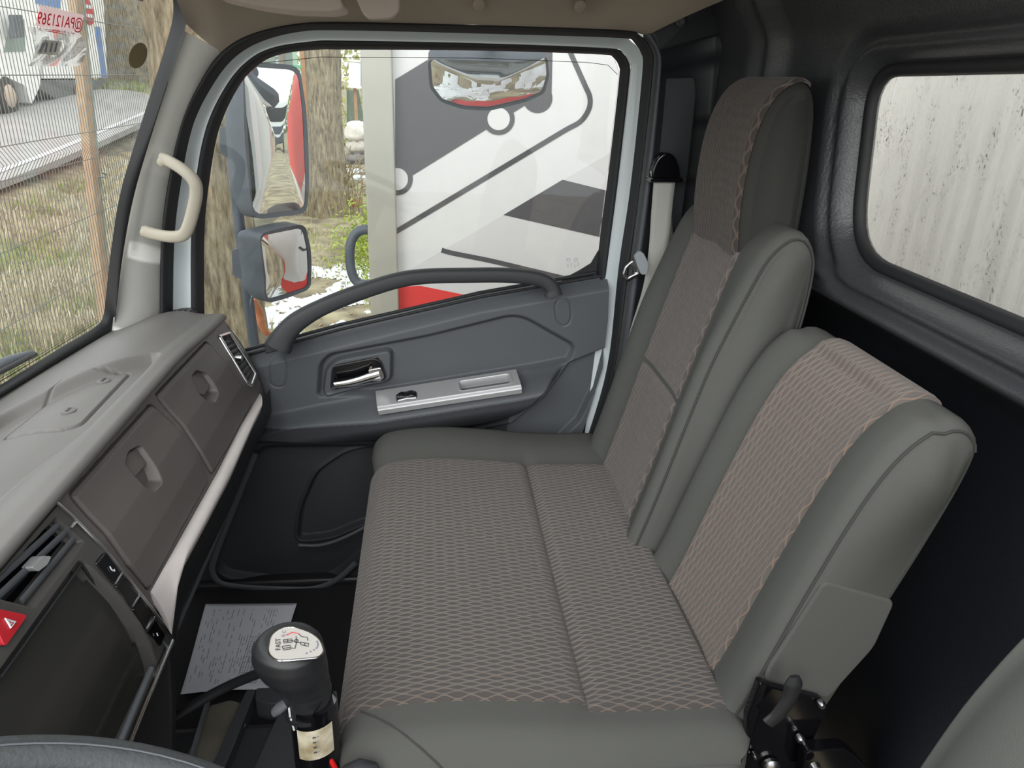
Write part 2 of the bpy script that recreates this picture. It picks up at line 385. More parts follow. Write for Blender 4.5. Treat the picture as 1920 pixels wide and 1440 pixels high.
prism('glass_pane', [p + np.array([.004, 0, 0]) for p in fr3], (.004, 0, 0), gq.m, w2)

# door opening outlines, front bottom -> over the top -> rear bottom
seal_out = [(299, 610), (302, 450), (317, 330), (341, 225), (372, 158), (412, 100), (465, 66), (545, 46), (640, 41), (900, 47), (1160, 56), (1200, 66), (1221, 92), (1224, 140), (1200, 350), (1180, 500), (1150, 700), (1100, 860)]
paint_out = [(324, 610), (327, 450), (340, 340), (362, 235), (400, 158), (440, 108), (490, 78), (560, 60), (640, 57), (900, 63), (1155, 71), (1185, 79), (1202, 100), (1204, 140), (1182, 350), (1160, 500), (1138, 690), (1092, 850)]
rub_out = [(358, 620), (358, 450), (366, 345), (386, 240), (424, 160), (466, 112), (515, 88), (590, 77), (640, 76), (900, 81), (1135, 90), (1166, 98), (1180, 120), (1180, 150), (1160, 330), (1142, 470), (1136, 515)]
glass_out = [(384, 640), (383, 450), (392, 345), (410, 245), (446, 165), (484, 122), (530, 101), (600, 93), (640, 93), (900, 95), (1120, 102), (1148, 108), (1160, 124), (1160, 155), (1140, 330), (1122, 470), (1117, 530)]
def O3(pts, y): return catmull(PXs(pts, y=y), 6)
S_o, P_o, R_o, G_o = O3(seal_out, 1.70), O3(paint_out, 1.725), O3(rub_out, 1.745), O3(glass_out, 1.765)
t1 = thing('trim_1', None, None, (0, 1.70, 1.3), kind='structure')
ring('door_seal', S_o, P_o, M['rubber'], t1, bulge=(0, -.022, 0), n=200, closed=False, rows=6, pair=True)

# headliner: side cove and ceiling
ceil = thing('ceiling', None, None, (0, .6, 1.47), kind='structure')
edge = [PX(348, 44, y=1.62), PX(372, 66, y=1.66)] + list(resample(O3(seal_out[5:12] + [(1215, 66)], 1.70), 40))
edge = resample(edge, 60)
_e = PX(1400, -16, y=1.50)
inner = np.stack([np.linspace(-.46, _e[0], 60), np.linspace(1.30, _e[1], 60), np.linspace(1.475, _e[2], 60)], -1)
def cove(U, V):
    i = np.clip(U.astype(int), 0, 59); a = edge[i]; b = inner[i]; v = V[..., None]
    p = a * (1 - v) + b * v + np.array([0, .03, .035]) * (1 - .9 * sm(50, 59, U))[..., None] * (np.sin(math.pi * V) ** .8)[..., None]
    rib = .006 * (np.exp(-((p[..., 0] - .10) / .006) ** 2) - np.exp(-((p[..., 0] - .36) / .006) ** 2))
    return p[..., 0], p[..., 1] - rib, p[..., 2]
grid('side_cove', cove, np.arange(60.), np.linspace(0, 1, 14), M['headliner'], ceil)
grid('headliner', lambda U, V: (U, V, 1.475 + .0 * U), np.linspace(-.50, .74, 10), np.linspace(.75, 1.31, 10), M['headliner'], ceil, flip=True)
grid('front_header', lambda U, V: (-.53 + .07 * V, U, 1.40 + .085 * V ** .6), np.linspace(.75, 1.64, 30), np.linspace(0, 1, 8), M['headliner'], ceil)
for u, v in ((898, 8), (1088, 11)):
    c = PX(u, v, y=1.635); n = np.array([0, -.8, -.6])
    tube('clip_button', [c - n * .004, c + n * .003, c + n * .0045], [.0125, .0125, .010], M['headliner'], ceil, seg=20)
# outside roof skin
structure(grid('trim_5', lambda U, V: (U, V, 1.53 - .08 * sm(1.5, 1.8, V)), np.linspace(-.56, .84, 8), np.linspace(.74, 1.82, 20), M['white'], skirt=(0, 0, -.02)))

# A-pillar trim (with the seat of the grab handle)
pl = [(346, 56), (330, 110), (300, 205), (280, 270), (258, 345), (238, 450), (224, 545), (214, 625)]
pr = [(411, 100), (385, 135), (348, 215), (330, 275), (318, 335), (301, 455), (297, 545), (296, 640)]
Lp = catmull(PXs([(u - 5, v) for u, v in pl], y=1.656), 6); Rp = catmull(PXs([(u + 9, v) for u, v in pr], y=1.712), 6)
Lp, Rp = resample(Lp, 60), resample(Rp, 60)
def apil(U, V):
    i = np.clip((U).astype(int), 0, 59); a, b = Lp[i], Rp[i]; v = V[..., None]
    p = a * (1 - v) + b * v
    bul = .018 * np.sin(math.pi * V) ** .7
    t = U / 59.0
    rec = sm(.36, .43, t) * sm(.735, .68, t) * sm(.16, .34, V)        # shallow recess behind the handle
    n = np.array([.35, -.94, 0]); p = p + n * (bul - .006 * rec)[..., None]
    return p[..., 0], p[..., 1], p[..., 2]
t2 = thing('trim_2', None, None, (-.6, 1.66, .75), kind='structure')
grid('pillar_cover', apil, np.linspace(0, 59, 118), np.linspace(0, 1, 24), M['pillar'], t2, flip=True)
# windscreen: curved pane, black seal
def windx(y, z): return -.722 + (z - .76) * .36 - .08 * (1 - ((y - .55) / 1.09) ** 2)
def WPX(u, v, off=0.0):
    d = F_ + R_ * (u - 960) / FPX + U_ * (720 - v) / FPX
    lo, hi = .3, 4.0
    for _ in range(50):
        t = (lo + hi) / 2; p = CAM + d * t
        if p[0] > windx(min(p[1], 1.75), p[2]) + off: lo = t
        else: hi = t
    return p
w1 = thing('window_1', None, None, (-.72, .6, .75), kind='structure')
grid('glass_pane', lambda U, V: (windx(U, V), U, V), np.linspace(-.6, 1.66, 40), np.linspace(.68, 1.43, 14), M['wglass'], w1)
ws_in = catmull([WPX(u, v, .004) for u, v in [(316, -60), (323, -10), (325, 15), (321, 48), (300, 120), (262, 240), (226, 360), (208, 470), (198, 560), (194, 590), (180, 612), (120, 648), (60, 685), (0, 722), (-80, 770)]], 6)
ws_out = catmull([np.array(PX(u, v, y=1.635)) if v < 600 and i < 9 else WPX(u, v, .022) for i, (u, v) in enumerate([(344, -60), (346, -10), (349, 20), (347, 56), (330, 110), (285, 250), (250, 372), (228, 490), (216, 590), (214, 612), (200, 632), (130, 668), (65, 708), (0, 745), (-80, 795)])], 6)
ring('windscreen_seal', ws_in, ws_out, M['rubber'], w1, bulge=(.012, -.008, .004), n=160, closed=False, rows=5)
# dot matrix along the lower edge of the glass
dots_v, dots_f = [], []
for k in range(150):
    for r in range(3):
        t = k / 149; u = 186 - 240 * t; v = 606 + 146 * t; s = .0017 - .00045 * r
        p = WPX(u - 1, v - 3 - 5 * r, .003); b = len(dots_v)
        for q in range(6): a = q * math.pi / 3; dots_v.append(p + np.array([0.36 * s * math.sin(a), s * math.cos(a), s * math.sin(a)]))
        dots_f.append(tuple(range(b, b + 6)))
tag(link('dot_band', mesh(dots_v, dots_f), M['rubber'], w1), kind='stuff')

# B-pillar trim
t3 = thing('trim_3', None, None, (.55, 1.74, .3), kind='structure')
seal_r = O3([(1205, 66), (1226, 95), (1229, 140), (1206, 350), (1186, 500), (1157, 700), (1105, 880)], 1.70)
seal_r2 = O3([(1222, 62), (1238, 95), (1240, 140), (1220, 350), (1200, 500), (1172, 700), (1122, 880)], 1.70)
ring('pillar_edge', seal_r, seal_r2, M['trim'], t3, bulge=(0, -.010, 0), n=80, closed=False)
bl = resample(O3([(1222, 58), (1238, 95), (1240, 140), (1220, 350), (1200, 500), (1172, 700), (1122, 880)], 1.702), 50)
br_ = resample([PX(1362, 6, y=1.735), PX(1374, 40, y=1.745), PX(1366, 150, y=1.745), PX(1340, 420, y=1.745), PX(1320, 700, y=1.745), PX(1290, 1000, y=1.745)], 50)
def bpil(U, V):
    i = np.clip(U.astype(int), 0, 49); a, b = bl[i], br_[i]; v = V[..., None]; p = a * (1 - v) + b * v
    bump = .012 * sm(.80, .86, V) - .008 * sm(.93, .97, V)
    return p[..., 0], p[..., 1] + .03 * np.sin(math.pi * V) - bump, p[..., 2]
grid('pillar_cover', bpil, np.linspace(0, 49, 60), np.linspace(0, 1, 40), M['bpillar'], t3)
prism('pillar_corner', [PX(1222, 60, y=1.70), PX(1310, 18, y=1.71), PX(1350, 6, y=1.72), PX(1366, 6, y=1.735), PX(1372, 60, y=1.74), PX(1300, 80, y=1.73), PX(1238, 95, y=1.70)], (0, .02, 0), M['bpillar'], t3, bev=.004)
c = PX(1277, 40, y=1.705); tube('screw_cap', [c + np.array([0, .006, 0]), c - np.array([0, .004, 0]), c - np.array([0, .005, 0])], [.013, .013, .010], M['blackpl'], t3, seg=20)
tube('screw', [c - np.array([0, .004, 0]), c - np.array([0, .007, 0])], [.007, .006], M['trim'], t3, seg=14)
panel = rounded(PXs([(1240, 146), (1304, 144), (1306, 180), (1290, 330), (1276, 432), (1222, 432), (1206, 432), (1212, 400)], y=1.715), .010, 4)
prism('access_panel', panel, (0, .02, 0), M['bpillar'], t3, bev=.004, seg=3)
tube('edge_bead', [PX(1367, 30, y=1.735), PX(1366, 100, y=1.735), PX(1360, 170, y=1.735), PX(1340, 400, y=1.735)], .004, M['trim'], t3, seg=8)

# outer side of the cab behind the door, and the sill below it
structure(grid('trim_4', lambda U, V: (U, 1.86 - .05 * sm(.9, 1.45, V), V), np.linspace(.475, .86, 12), np.linspace(-.45, 1.47, 30), M['white'], flip=True, skirt=(0, -.04, 0)))
box('trim_6', (-.1, 1.775, -.06), (1.5, .14, .16), M['blackpl'], None, bev=.01)['kind'] = 'structure'
# ------------------------------------------------------------------ passenger bench
def profile_offset(P, d):
    P = np.asarray(P); N = len(P); T = np.roll(P, -1, 0) - np.roll(P, 1, 0); T /= np.linalg.norm(T, axis=1)[:, None] + 1e-12
    A = .5 * np.sum(P[:, 0] * np.roll(P[:, 1], -1) - np.roll(P[:, 0], -1) * P[:, 1]); s = 1 if A > 0 else -1
    Nn = np.stack([T[:, 1], -T[:, 0]], -1) * s
    return P + Nn * (d[:, None] if isinstance(d, np.ndarray) else d)
def half_thick(P):
    """distance inwards from each profile point to the opposite side, halved"""
    N = len(P); T = np.roll(P, -1, 0) - np.roll(P, 1, 0); T /= np.linalg.norm(T, axis=1)[:, None] + 1e-12
    A = .5 * np.sum(P[:, 0] * np.roll(P[:, 1], -1) - np.roll(P[:, 0], -1) * P[:, 1]); s = 1 if A > 0 else -1
    inn = -np.stack([T[:, 1], -T[:, 0]], -1) * s; out = np.full(N, 9.0)
    B = np.roll(P, -1, 0)
    for i in range(N):
        d = inn[i]; e = B - P; w = P - P[i]; den = d[0] * e[:, 1] - d[1] * e[:, 0]
        with np.errstate(all='ignore'): t = (w[:, 0] * e[:, 1] - w[:, 1] * e[:, 0]) / den; u = (w[:, 0] * d[1] - w[:, 1] * d[0]) / den
        ok = (np.abs(den) > 1e-12) & (t > 1e-4) & (u >= 0) & (u <= 1)
        if ok.any(): out[i] = t[ok].min()
    k = np.ones(9) / 9; h = np.concatenate([out[-8:], out, out[:8]]); h = np.convolve(h, k, 'same')[8:-8]
    return np.minimum(h, out) / 2
def loft_side(name, prof, y0, y1, rend, m, parent, n=96, ny=34, shape=None, shift=None, caps=True, shrink=None):
    """closed (x,z) profile swept along y with pillowed ends; shape(y,i)->normal offset; shift(y)->(dx,dz)"""
    P = resample(catmull([(a, b) for a, b in prof], 8, True), n, True); ht = half_thick(P) * .35
    th = np.linspace(0, math.pi / 2, 8); ins = rend * (1 - np.sin(th)); yo = rend * (1 - np.cos(th))
    ys = list(y0 + yo) + list(np.linspace(y0 + rend, y1 - rend, ny))[1:-1] + list((y1 - yo)[::-1])
    inn = list(ins) + [0] * (ny - 2) + list(ins[::-1])
    vs = []; fs = []; uv = []
    for y, s in zip(ys, inn):
        off = -np.minimum(s, ht)
        if shape is not None: off = off + shape(y, P)
        Q = profile_offset(P, off)
        if shift is not None: Q = Q + np.array(shift(y))
        vs += [(q[0], y, q[1]) for q in Q]
    K = len(ys)
    for j in range(K - 1):
        for i in range(n):
            k = (i + 1) % n; fs.append((j * n + i, j * n + k, (j + 1) * n + k, (j + 1) * n + i))
    if caps:
        for j, rev in ((0, 1), (K - 1, 0)):
            f = tuple(range(j * n, j * n + n)); fs.append(f[::-1] if rev else f)
    me = mesh(vs, fs); bm = bmesh.new(); bm.from_mesh(me); bmesh.ops.recalc_face_normals(bm, faces=bm.faces); bm.to_mesh(me); bm.free()
    o = link(name, me, m, parent); return o
def panel_on(name, prof, i0, i1, ya, yb, m, parent, shape=None, shift=None, off=.002, n=96, nu=90, nv=40, v0=0.0, u0=0.0, pillow=.004, edge=None):
    """upholstery panel lying on the stretch i0..i1 of a profile, between ya and yb; UV in metres"""
    P = resample(catmull([(a, b) for a, b in prof], 8, True), n, True)
    idx = np.linspace(i0, i1, nu); us = pathlen(resample(P[np.arange(int(i0), int(i1) + 1) % n], nu))
    ws = np.linspace(0, 1, nv); vs = []; uv = []; fs = []
    for w in ws:
        for k in range(nu):
            t = k / (nu - 1); a, b = (ya(t), yb(t)) if callable(ya) else (ya, yb); y = a * (1 - w) + b * w
            f = min(k, nu - 1 - k) / (nu - 1) * us[-1]; g = min(w, 1 - w) * abs(b - a)
            o = off + pillow * min(1, min(f, g) / .012) ** .5 - .004 * (min(f, g) < 1e-6)
            Q = P + 0; 
            off_a = o * np.ones(n)
            vs.append((k, y, o)); uv.append((us[k] + u0, y + v0))
    # evaluate profile offsets (vectorised over y rows)
    out = []
    for j, w in enumerate(ws):
        row = vs[j * nu:(j + 1) * nu]
        for k, (kk, y, o) in enumerate(row):
            out.append((y, o, idx[k]))
    pts = []
    T = np.roll(P, -1, 0) - np.roll(P, 1, 0); T /= np.linalg.norm(T, axis=1)[:, None]
    A = .5 * np.sum(P[:, 0] * np.roll(P[:, 1], -1) - np.roll(P[:, 0], -1) * P[:, 1]); s = 1 if A > 0 else -1
    Nn = np.stack([T[:, 1], -T[:, 0]], -1) * s
    cache = {}
    for y, o, ii in out:
        a = int(math.floor(ii)) % n; b = (a + 1) % n; f = ii - math.floor(ii)
        p = P[a] * (1 - f) + P[b] * f; nn = Nn[a] * (1 - f) + Nn[b] * f
        if shape is not None:
            if y not in cache: cache[y] = shape(y, P)
            o = o + cache[y][a] * (1 - f) + cache[y][b] * f
        if shift is not None: p = p + np.array(shift(y))
        q = p + nn * o; pts.append((q[0], y, q[1]))
    for j in range(nv - 1):
        for k in range(nu - 1): fs.append((j * nu + k, j * nu + k + 1, (j + 1) * nu + k + 1, (j + 1) * nu + k))
    me = mesh(pts, fs, uv)
    o = link(name, me, m, parent)
    return o
def prof_index(prof, x, z, n=96):
    P = resample(catmull([(a, b) for a, b in prof], 8, True), n, True)
    return int(np.argmin((P[:, 0] - x) ** 2 + (P[:, 1] - z) ** 2))
def edge_line(prof, y, off, i0, i1, n=96, shape=None, shift=None, inset=0):
    P = resample(catmull([(a, b) for a, b in prof], 8, True), n, True)
    o = off * np.ones(n)
    if shape is not None: o = o + shape(y, P)
    Q = profile_offset(P, o)
    if shift is not None: Q = Q + np.array(shift(y))
    return [np.array([Q[i % n][0], y, Q[i % n][1]]) for i in range(int(i0), int(i1) + 1)]

bench = thing('passenger_bench_seat', 'grey cloth double passenger seat with wave pattern panels, headrest on the door side', 'seat', (.2, 1.2, 0))
# cushion
CP = [(-.118, .30), (-.132, .37), (-.130, .43), (-.112, .466), (-.07, .482), (.02, .486), (.14, .477), (.215, .468), (.30, .463), (.38, .462), (.430, .455), (.445, .43), (.44, .33), (.38, .28), (.1, .28)]
def cshape(y, P):
    o = np.zeros(len(P)); top = (P[:, 1] > .44)
    b = .022 * (1 - sm(1.50, 1.575, y) * 0) * 0
    o += top * (.014 * sm(1.50, 1.58, y) + .004 * sm(.80, .74, y))
    o -= top * .006 * np.exp(-((y - 1.17) / .30) ** 2)
    o -= top * .010 * np.exp(-((P[:, 0] - .222) / .012) ** 2) * sm(1.55, 1.50, y) * sm(.78, .82, y)
    return o
cush = loft_side('seat_cushion', CP, .705, 1.690, .055, M['seat'], bench, shape=cshape, n=128)
i0 = prof_index(CP, -.132, .40, 128); i1 = prof_index(CP, .219, .468, 128); i2 = prof_index(CP, .226, .467, 128); i3 = prof_index(CP, .425, .456, 128)
if i1 < i0: i0, i1, i2, i3 = i0 - 128, i1, i2, i3
panel_on('front_panel', CP, i0, i1, .792, 1.515, M['fab'], cush, shape=cshape, n=128, nv=60)
panel_on('rear_panel', CP, i2 - .3, i3, .775, 1.515, M['fab'], cush, shape=cshape, n=128, nv=60, v0=.004)
from mathutils.bvhtree import BVHTree
def surf(o, pts, lift=.0008):
    """points of an object's surface seen along the camera rays through pts"""
    me = o.data; off = Vector(wloc(o)); t = BVHTree.FromPolygons([v.co + off for v in me.vertices], [tuple(p.vertices) for p in me.polygons]); out = []
    for u, v in pts:
        d = Vector(F_ + R_ * (u - 960) / FPX + U_ * (720 - v) / FPX).normalized(); h, n, i, ds = t.ray_cast(Vector(CAM), d)
        if h is not None: out.append(np.array(h - d * lift))
    return out
tube('side_seam', surf(cush, [(676, 1334), (700, 1343), (730, 1358), (760, 1379), (790, 1404), (815, 1427), (835, 1448)]), .0016, M['piping'], cush, seg=6)
box('seat_base', (.22, 1.20, .14), (.62, .86, .28), M['blackpl'], bench, bev=.02)

# outer backrest
BP = [(.375, .40), (.398, .46), (.432, .58), (.470, .73), (.510, .88), (.545, 1.00), (.570, 1.045), (.605, 1.068), (.640, 1.055), (.660, 1.00), (.650, .86), (.612, .66), (.56, .47), (.52, .38), (.44, .36)]
def bshape(y, P):
    fr = (P[:, 0] < .60) & (P[:, 1] > .36)
    c = 1.395
    o = -.012 * fr * (1 - sm(.06, .17, abs(y - c)))
    o += .016 * fr * sm(.13, .19, abs(y - c)) * sm(1.05, .8, P[:, 1])
    return o
back = loft_side('backrest', BP, 1.180, 1.625, .032, M['seat'], bench, shape=bshape)
ia = prof_index(BP, .395, .45); ib = prof_index(BP, .470, .73); ic = prof_index(BP, .552, 1.02); 
A0 = 1.275; A1 = 1.515
panel_on('lower_panel', BP, ia - 2, ib - .2, A0, A1, M['fab3'], back, shape=bshape)
panel_on('upper_panel', BP, ib + .2, ic, A0, A1, M['fab3'], back, shape=bshape, u0=.3)
ie = prof_index(BP, .66, .99)
tube('piping', edge_line(BP, 1.1835, -.0115, ia - 6, ie + 8, shape=bshape), .002, M['piping'], back, seg=6)
# headrest, in one with the backrest
HP = [(.556, .995), (.546, 1.08), (.548, 1.17), (.560, 1.235), (.583, 1.280), (.615, 1.300), (.640, 1.292), (.656, 1.25), (.664, 1.15), (.664, 1.04), (.655, .96), (.60, .95), (.572, .955)]
def hshape(y, P): return -.006 * (P[:, 0] < .6) * np.exp(-((y - 1.4) / .06) ** 2)
head = loft_side('headrest', HP, 1.272, 1.528, .028, M['seatd'], bench, shape=hshape)
h0 = prof_index(HP, .556, .996); h1 = prof_index(HP, .645, 1.288)
if h1 < h0: h0 -= 96
panel_on('headrest_panel', HP, h0, h1, 1.285, 1.515, M['fab4'], head, shape=hshape)

# middle folding backrest
MP = [(.395, .36), (.418, .43), (.445, .50), (.495, .66), (.540, .79), (.575, .862), (.610, .900), (.645, .916), (.678, .902), (.692, .86), (.662, .74), (.606, .57), (.552, .42), (.52, .35), (.46, .33)]
def mshape(y, P):
    fr = (P[:, 0] < .62) & (P[:, 1] > .36); c = .975
    return -.010 * fr * (1 - sm(.05, .15, abs(y - c))) + .010 * fr * sm(.11, .17, abs(y - c))
mid = loft_side('folding_backrest', MP, .765, 1.172, .028, M['seat'], bench, shape=mshape)
ja = prof_index(MP, .412, .415); jb = prof_index(MP, .680, .900)
if jb < ja: ja -= 96
mya = lambda t: .858 - .02 * t; myb = lambda t: 1.082 - .0 * t
panel_on('center_panel', MP, ja, jb, mya, myb, M['fab2'], mid, shape=mshape, nu=120)
je = prof_index(MP, .662, .74)
tube('piping', edge_line(MP, .7685, -.012, ja + 2, je - 10, shape=mshape), .002, M['piping'], mid, seg=6)
# flap of cloth low on the near side of the folding backrest
flap = rounded(PXs([(1546, 1090), (1680, 1128), (1640, 1215), (1552, 1312), (1432, 1280), (1440, 1255)], y=.762), .012, 4)
prism('side_flap', flap, (0, .012, 0), M['seat'], mid, bev=.004, seg=3)
# recliner bracket with lever and bolts
rec = prism('recliner_bracket', rounded(PXs([(1424, 1280), (1448, 1288), (1545, 1312), (1552, 1330), (1512, 1420), (1500, 1470), (1400, 1470), (1402, 1340)], y=.748), .010, 4), (0, .012, 0), M['gloss'], bench, bev=.003, seg=3)
prism('bracket_flange', PXs([(1424, 1280), (1440, 1284), (1424, 1345), (1408, 1400), (1404, 1460), (1396, 1460), (1400, 1345)], y=.738), (0, .014, 0), M['gloss'], rec, bev=.003)
lv = catmull(PXs([(1440, 1356), (1458, 1340), (1478, 1312), (1486, 1290), (1490, 1268)], y=.725), 6)
tube('recliner_lever', lv, list(np.interp(np.linspace(0, 1, len(lv)), [0, .2, .6, .85, 1], [.011, .011, .012, .013, .007])), M['blackpl'], rec, seg=14, sy=.45, up=(0, 1, 0))
for u, v, r in ((1498, 1381, .0065), (1443, 1434, .014), (1537, 1316, .006), (1412, 1412, .004)):
    c = PX(u, v, y=.745); tube('bolt', [c, c + np.array([0, -.006, 0]), c + np.array([0, -.010, 0])], [r, r, r * .6], M['steel'], rec, seg=16)
br2 = prism('hinge_bracket', rounded(PXs([(1512, 1408), (1585, 1404), (1606, 1420), (1640, 1460), (1500, 1470)], y=.72), .008, 4), (0, .02, 0), M['gloss'], bench, bev=.004, seg=3)
c = PX(1527, 1436, y=.712); tube('bolt', [c, c + np.array([0, -.008, 0])], [.008, .006], M['steel'], br2, seg=14)

# driver seat, only the shoulder of its backrest reaches the picture
drv = thing('driver_seat', 'grey cloth driver seat, only the shoulder of its backrest in view', 'seat', (.45, 0, 0))
DP = [(.20, .40), (.225, .55), (.262, .76), (.300, .90), (.330, .97), (.36, 1.01), (.40, 1.02), (.44, .99), (.46, .92), (.44, .75), (.40, .5), (.34, .38), (.26, .36)]
DP = [(a + .006, b + .002) for a, b in DP]
loft_side('backrest', DP, -.20, .335, .06, M['seat'], drv)
loft_side('seat_cushion', [(-.13, .30), (-.14, .40), (-.10, .46), (.0, .48), (.2, .46), (.33, .45), (.36, .40), (.33, .3), (.1, .28)], -.20, .30, .05, M['seat'], drv)
box('seat_base', (.12, .05, .14), (.4, .4, .27), M['blackpl'], drv, bev=.02)
# ------------------------------------------------------------------ passenger door
door = thing('door_1', None, None, (0, 1.78, 0), kind='structure')
ring('door_frame', P_o, R_o, M['paint'], door, bulge=(0, .006, 0), n=200, closed=False, rows=6, pair=True)
ring('window_rubber', R_o, G_o, M['rubber'], door, bulge=(0, -.012, 0), n=200, closed=False, rows=6, pair=True)
gp = [np.array(p) + np.array([0, .004, 0]) for p in G_o]
lo = [PX(1117, 545, y=1.769), PX(800, 640, y=1.769), PX(384, 720, y=1.769)]
prism('door_glass', list(resample(gp, 70)) + lo, (0, .004, 0), M['glass'], door)
# top edge line of the dropped pane
tube('glass_edge', PXs([(484, 119), (600, 107), (900, 109), (1100, 117), (1140, 122), (1158, 140)], y=1.762), .0007, M['trim'], door, seg=6)
# quarter rubber in the rear lower corner
prism('corner_rubber', PXs([(1122, 470), (1118, 514), (1042, 533), (1062, 520), (1085, 508), (1108, 494)], y=1.763), (0, .004, 0), M['rubber'], door)
# belt strip (two black lips)
tube('belt_lip', PXs([(440, 662), (640, 608), (900, 549), (1117, 511)], y=1.757), .0042, M['rubber'], door, seg=8)
tube('belt_lip', PXs([(440, 672), (640, 617), (900, 557), (1130, 517)], y=1.748), .0035, M['rubber'], door, seg=8)
# moulded trim panel: one relief surface
Q = lambda pts, y=YD: [(p[0], p[2]) for p in PXs(pts, y=y)]
outer = Q([(380, 690), (470, 668), (640, 627), (900, 563), (1143, 520), (1140, 600), (1130, 690), (1085, 835), (1000, 1000), (700, 1095), (650, 1095), (375, 1095), (375, 900)])
recess = rounded([np.array(p) for p in Q([(597, 742), (601, 682), (619, 666), (800, 632), (958, 593), (985, 597), (1079, 650), (1066, 677), (1000, 690), (705, 738)])], [.01, .02, .012, .02, .03, .02, .02, .01, .01, .01], 4)
hb = rounded([np.array(p) for p in Q([(606, 742), (612, 694), (632, 676), (733, 657), (732, 714), (640, 737)])], .016, 4)
hb_in = rounded([np.array(p) for p in Q([(621, 728), (624, 686), (700, 671), (714, 676), (724, 706), (718, 714)])], .010, 4)
armt = lambda x: np.interp(x, *zip(*[(p[0], p[2]) for p in PXs([(480, 782), (705, 738), (970, 697), (1066, 677)], y=1.715)]))
arm_poly = rounded([np.array(p) for p in Q([(440, 800), (600, 756), (705, 737), (970, 697), (1066, 676), (1052, 702), (1020, 742), (970, 785), (915, 803), (700, 835), (440, 835)], 1.70)], [.0, .0, 0, 0, .004, .03, .04, .04, .03, 0, 0], 4)
swoop = Q([(1135, 655), (1115, 730), (1085, 790), (1000, 870), (900, 900), (880, 812), (960, 796), (1020, 750), (1052, 706), (1068, 682)])
pocket = rounded([np.array(p) for p in Q([(420, 1080), (396, 1050), (440, 900), (490, 838), (720, 836), (760, 900), (700, 1020), (640, 1075), (580, 1100)])], .03, 4)
spk = rounded([np.array(p) for p in Q([(553, 1022), (560, 960), (590, 890), (650, 850), (700, 842), (760, 842), (760, 1000), (690, 985), (620, 1015)])], .03, 4)
cap_l = [np.array(p) for p in Q([(504, 682), (512, 673), (528, 671), (537, 680), (537, 712), (532, 725), (518, 727), (506, 720)])]
cap_r = [np.array(p) for p in Q([(1040, 575), (1045, 563), (1058, 559), (1069, 567), (1072, 590), (1068, 606), (1056, 613), (1044, 603)])]
cap_l, cap_r = rounded(cap_l, .02, 4), rounded(cap_r, .02, 4)
xa0, xa1 = PX(490, 780, y=YD)[0], PX(705, 738, y=YD)[0]
twd = lambda x: np.interp(x, [xa0, xa1], [.014, .042])
def door_fn(U, V):
    y = YD + 0 * U
    top = np.interp(U, *zip(*sorted(Q([(380, 690), (470, 668), (640, 627), (900, 563), (1143, 520)]))))
    y = y + .032 * sm(.035, .0, top - V)                    # rounded shoulder under the glass
    y = y + .020 * sm(.007, -.007, sdf(U, V, recess))        # recessed field
    y = y - .020 * sm(.007, -.003, sdf(U, V, hb)) + .034 * sm(.001, -.006, sdf(U, V, hb_in))
    da = sdf(U, V, arm_poly); at_ = armt(U)
    tw = twd(U); lift = np.interp(U, [xa0, xa1], [.052, .082]) * sm(0, 1, (.002 - (V - at_)) / (tw + .002)) * sm(.004, -.03, da)
    under = 1 - .75 * sm(.06, .145, at_ - V)
    y = y - lift * under
    y = y + .024 * sm(.006, -.006, sdf(U, V, swoop))
    y = y + .018 * sm(.008, -.012, sdf(U, V, pocket))
    y = y + .018 * sm(.006, -.010, sdf(U, V, spk)) - .008 * np.exp(-(sdf(U, V, spk) / .005) ** 2)
    for c in (cap_l, cap_r):
        y = y + .0035 * np.exp(-(sdf(U, V, c) / .0016) ** 2)
    y = y + .04 * sm(.012, 0, -sdf(U, V, outer)) * (V < .8) * 0
    return U, y, V
xs = [p[0] for p in outer]; zs = [p[1] for p in outer]
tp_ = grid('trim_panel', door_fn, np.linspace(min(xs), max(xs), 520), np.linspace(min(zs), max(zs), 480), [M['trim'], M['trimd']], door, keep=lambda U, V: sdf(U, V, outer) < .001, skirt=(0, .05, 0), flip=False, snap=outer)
# the lower half, below the armrest edge, has its shade painted in as darker plastic
pc3 = np.empty(len(tp_.data.polygons) * 3); tp_.data.polygons.foreach_get('center', pc3); pc3 = pc3.reshape(-1, 3) + np.array(tp_.location) + wloc(door)
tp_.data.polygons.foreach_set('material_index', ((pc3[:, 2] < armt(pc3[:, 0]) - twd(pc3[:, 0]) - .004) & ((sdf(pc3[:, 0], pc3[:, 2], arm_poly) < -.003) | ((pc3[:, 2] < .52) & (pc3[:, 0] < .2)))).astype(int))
# light lip round the map pocket
tube('pocket_lip', catmull(PXs([(478, 850), (440, 945), (404, 1040), (398, 1070), (412, 1092), (450, 1100), (520, 1104), (585, 1104), (630, 1088), (668, 1055)], y=1.70), 6), .0085, M['trim'], door, seg=8, sy=.5, up=(0, 1, 0))
tube('speaker_lip', catmull(PXs([(560, 1022), (600, 1022), (640, 1010), (690, 985), (720, 965)], y=1.70), 6), .0045, M['trim'], door, seg=8)
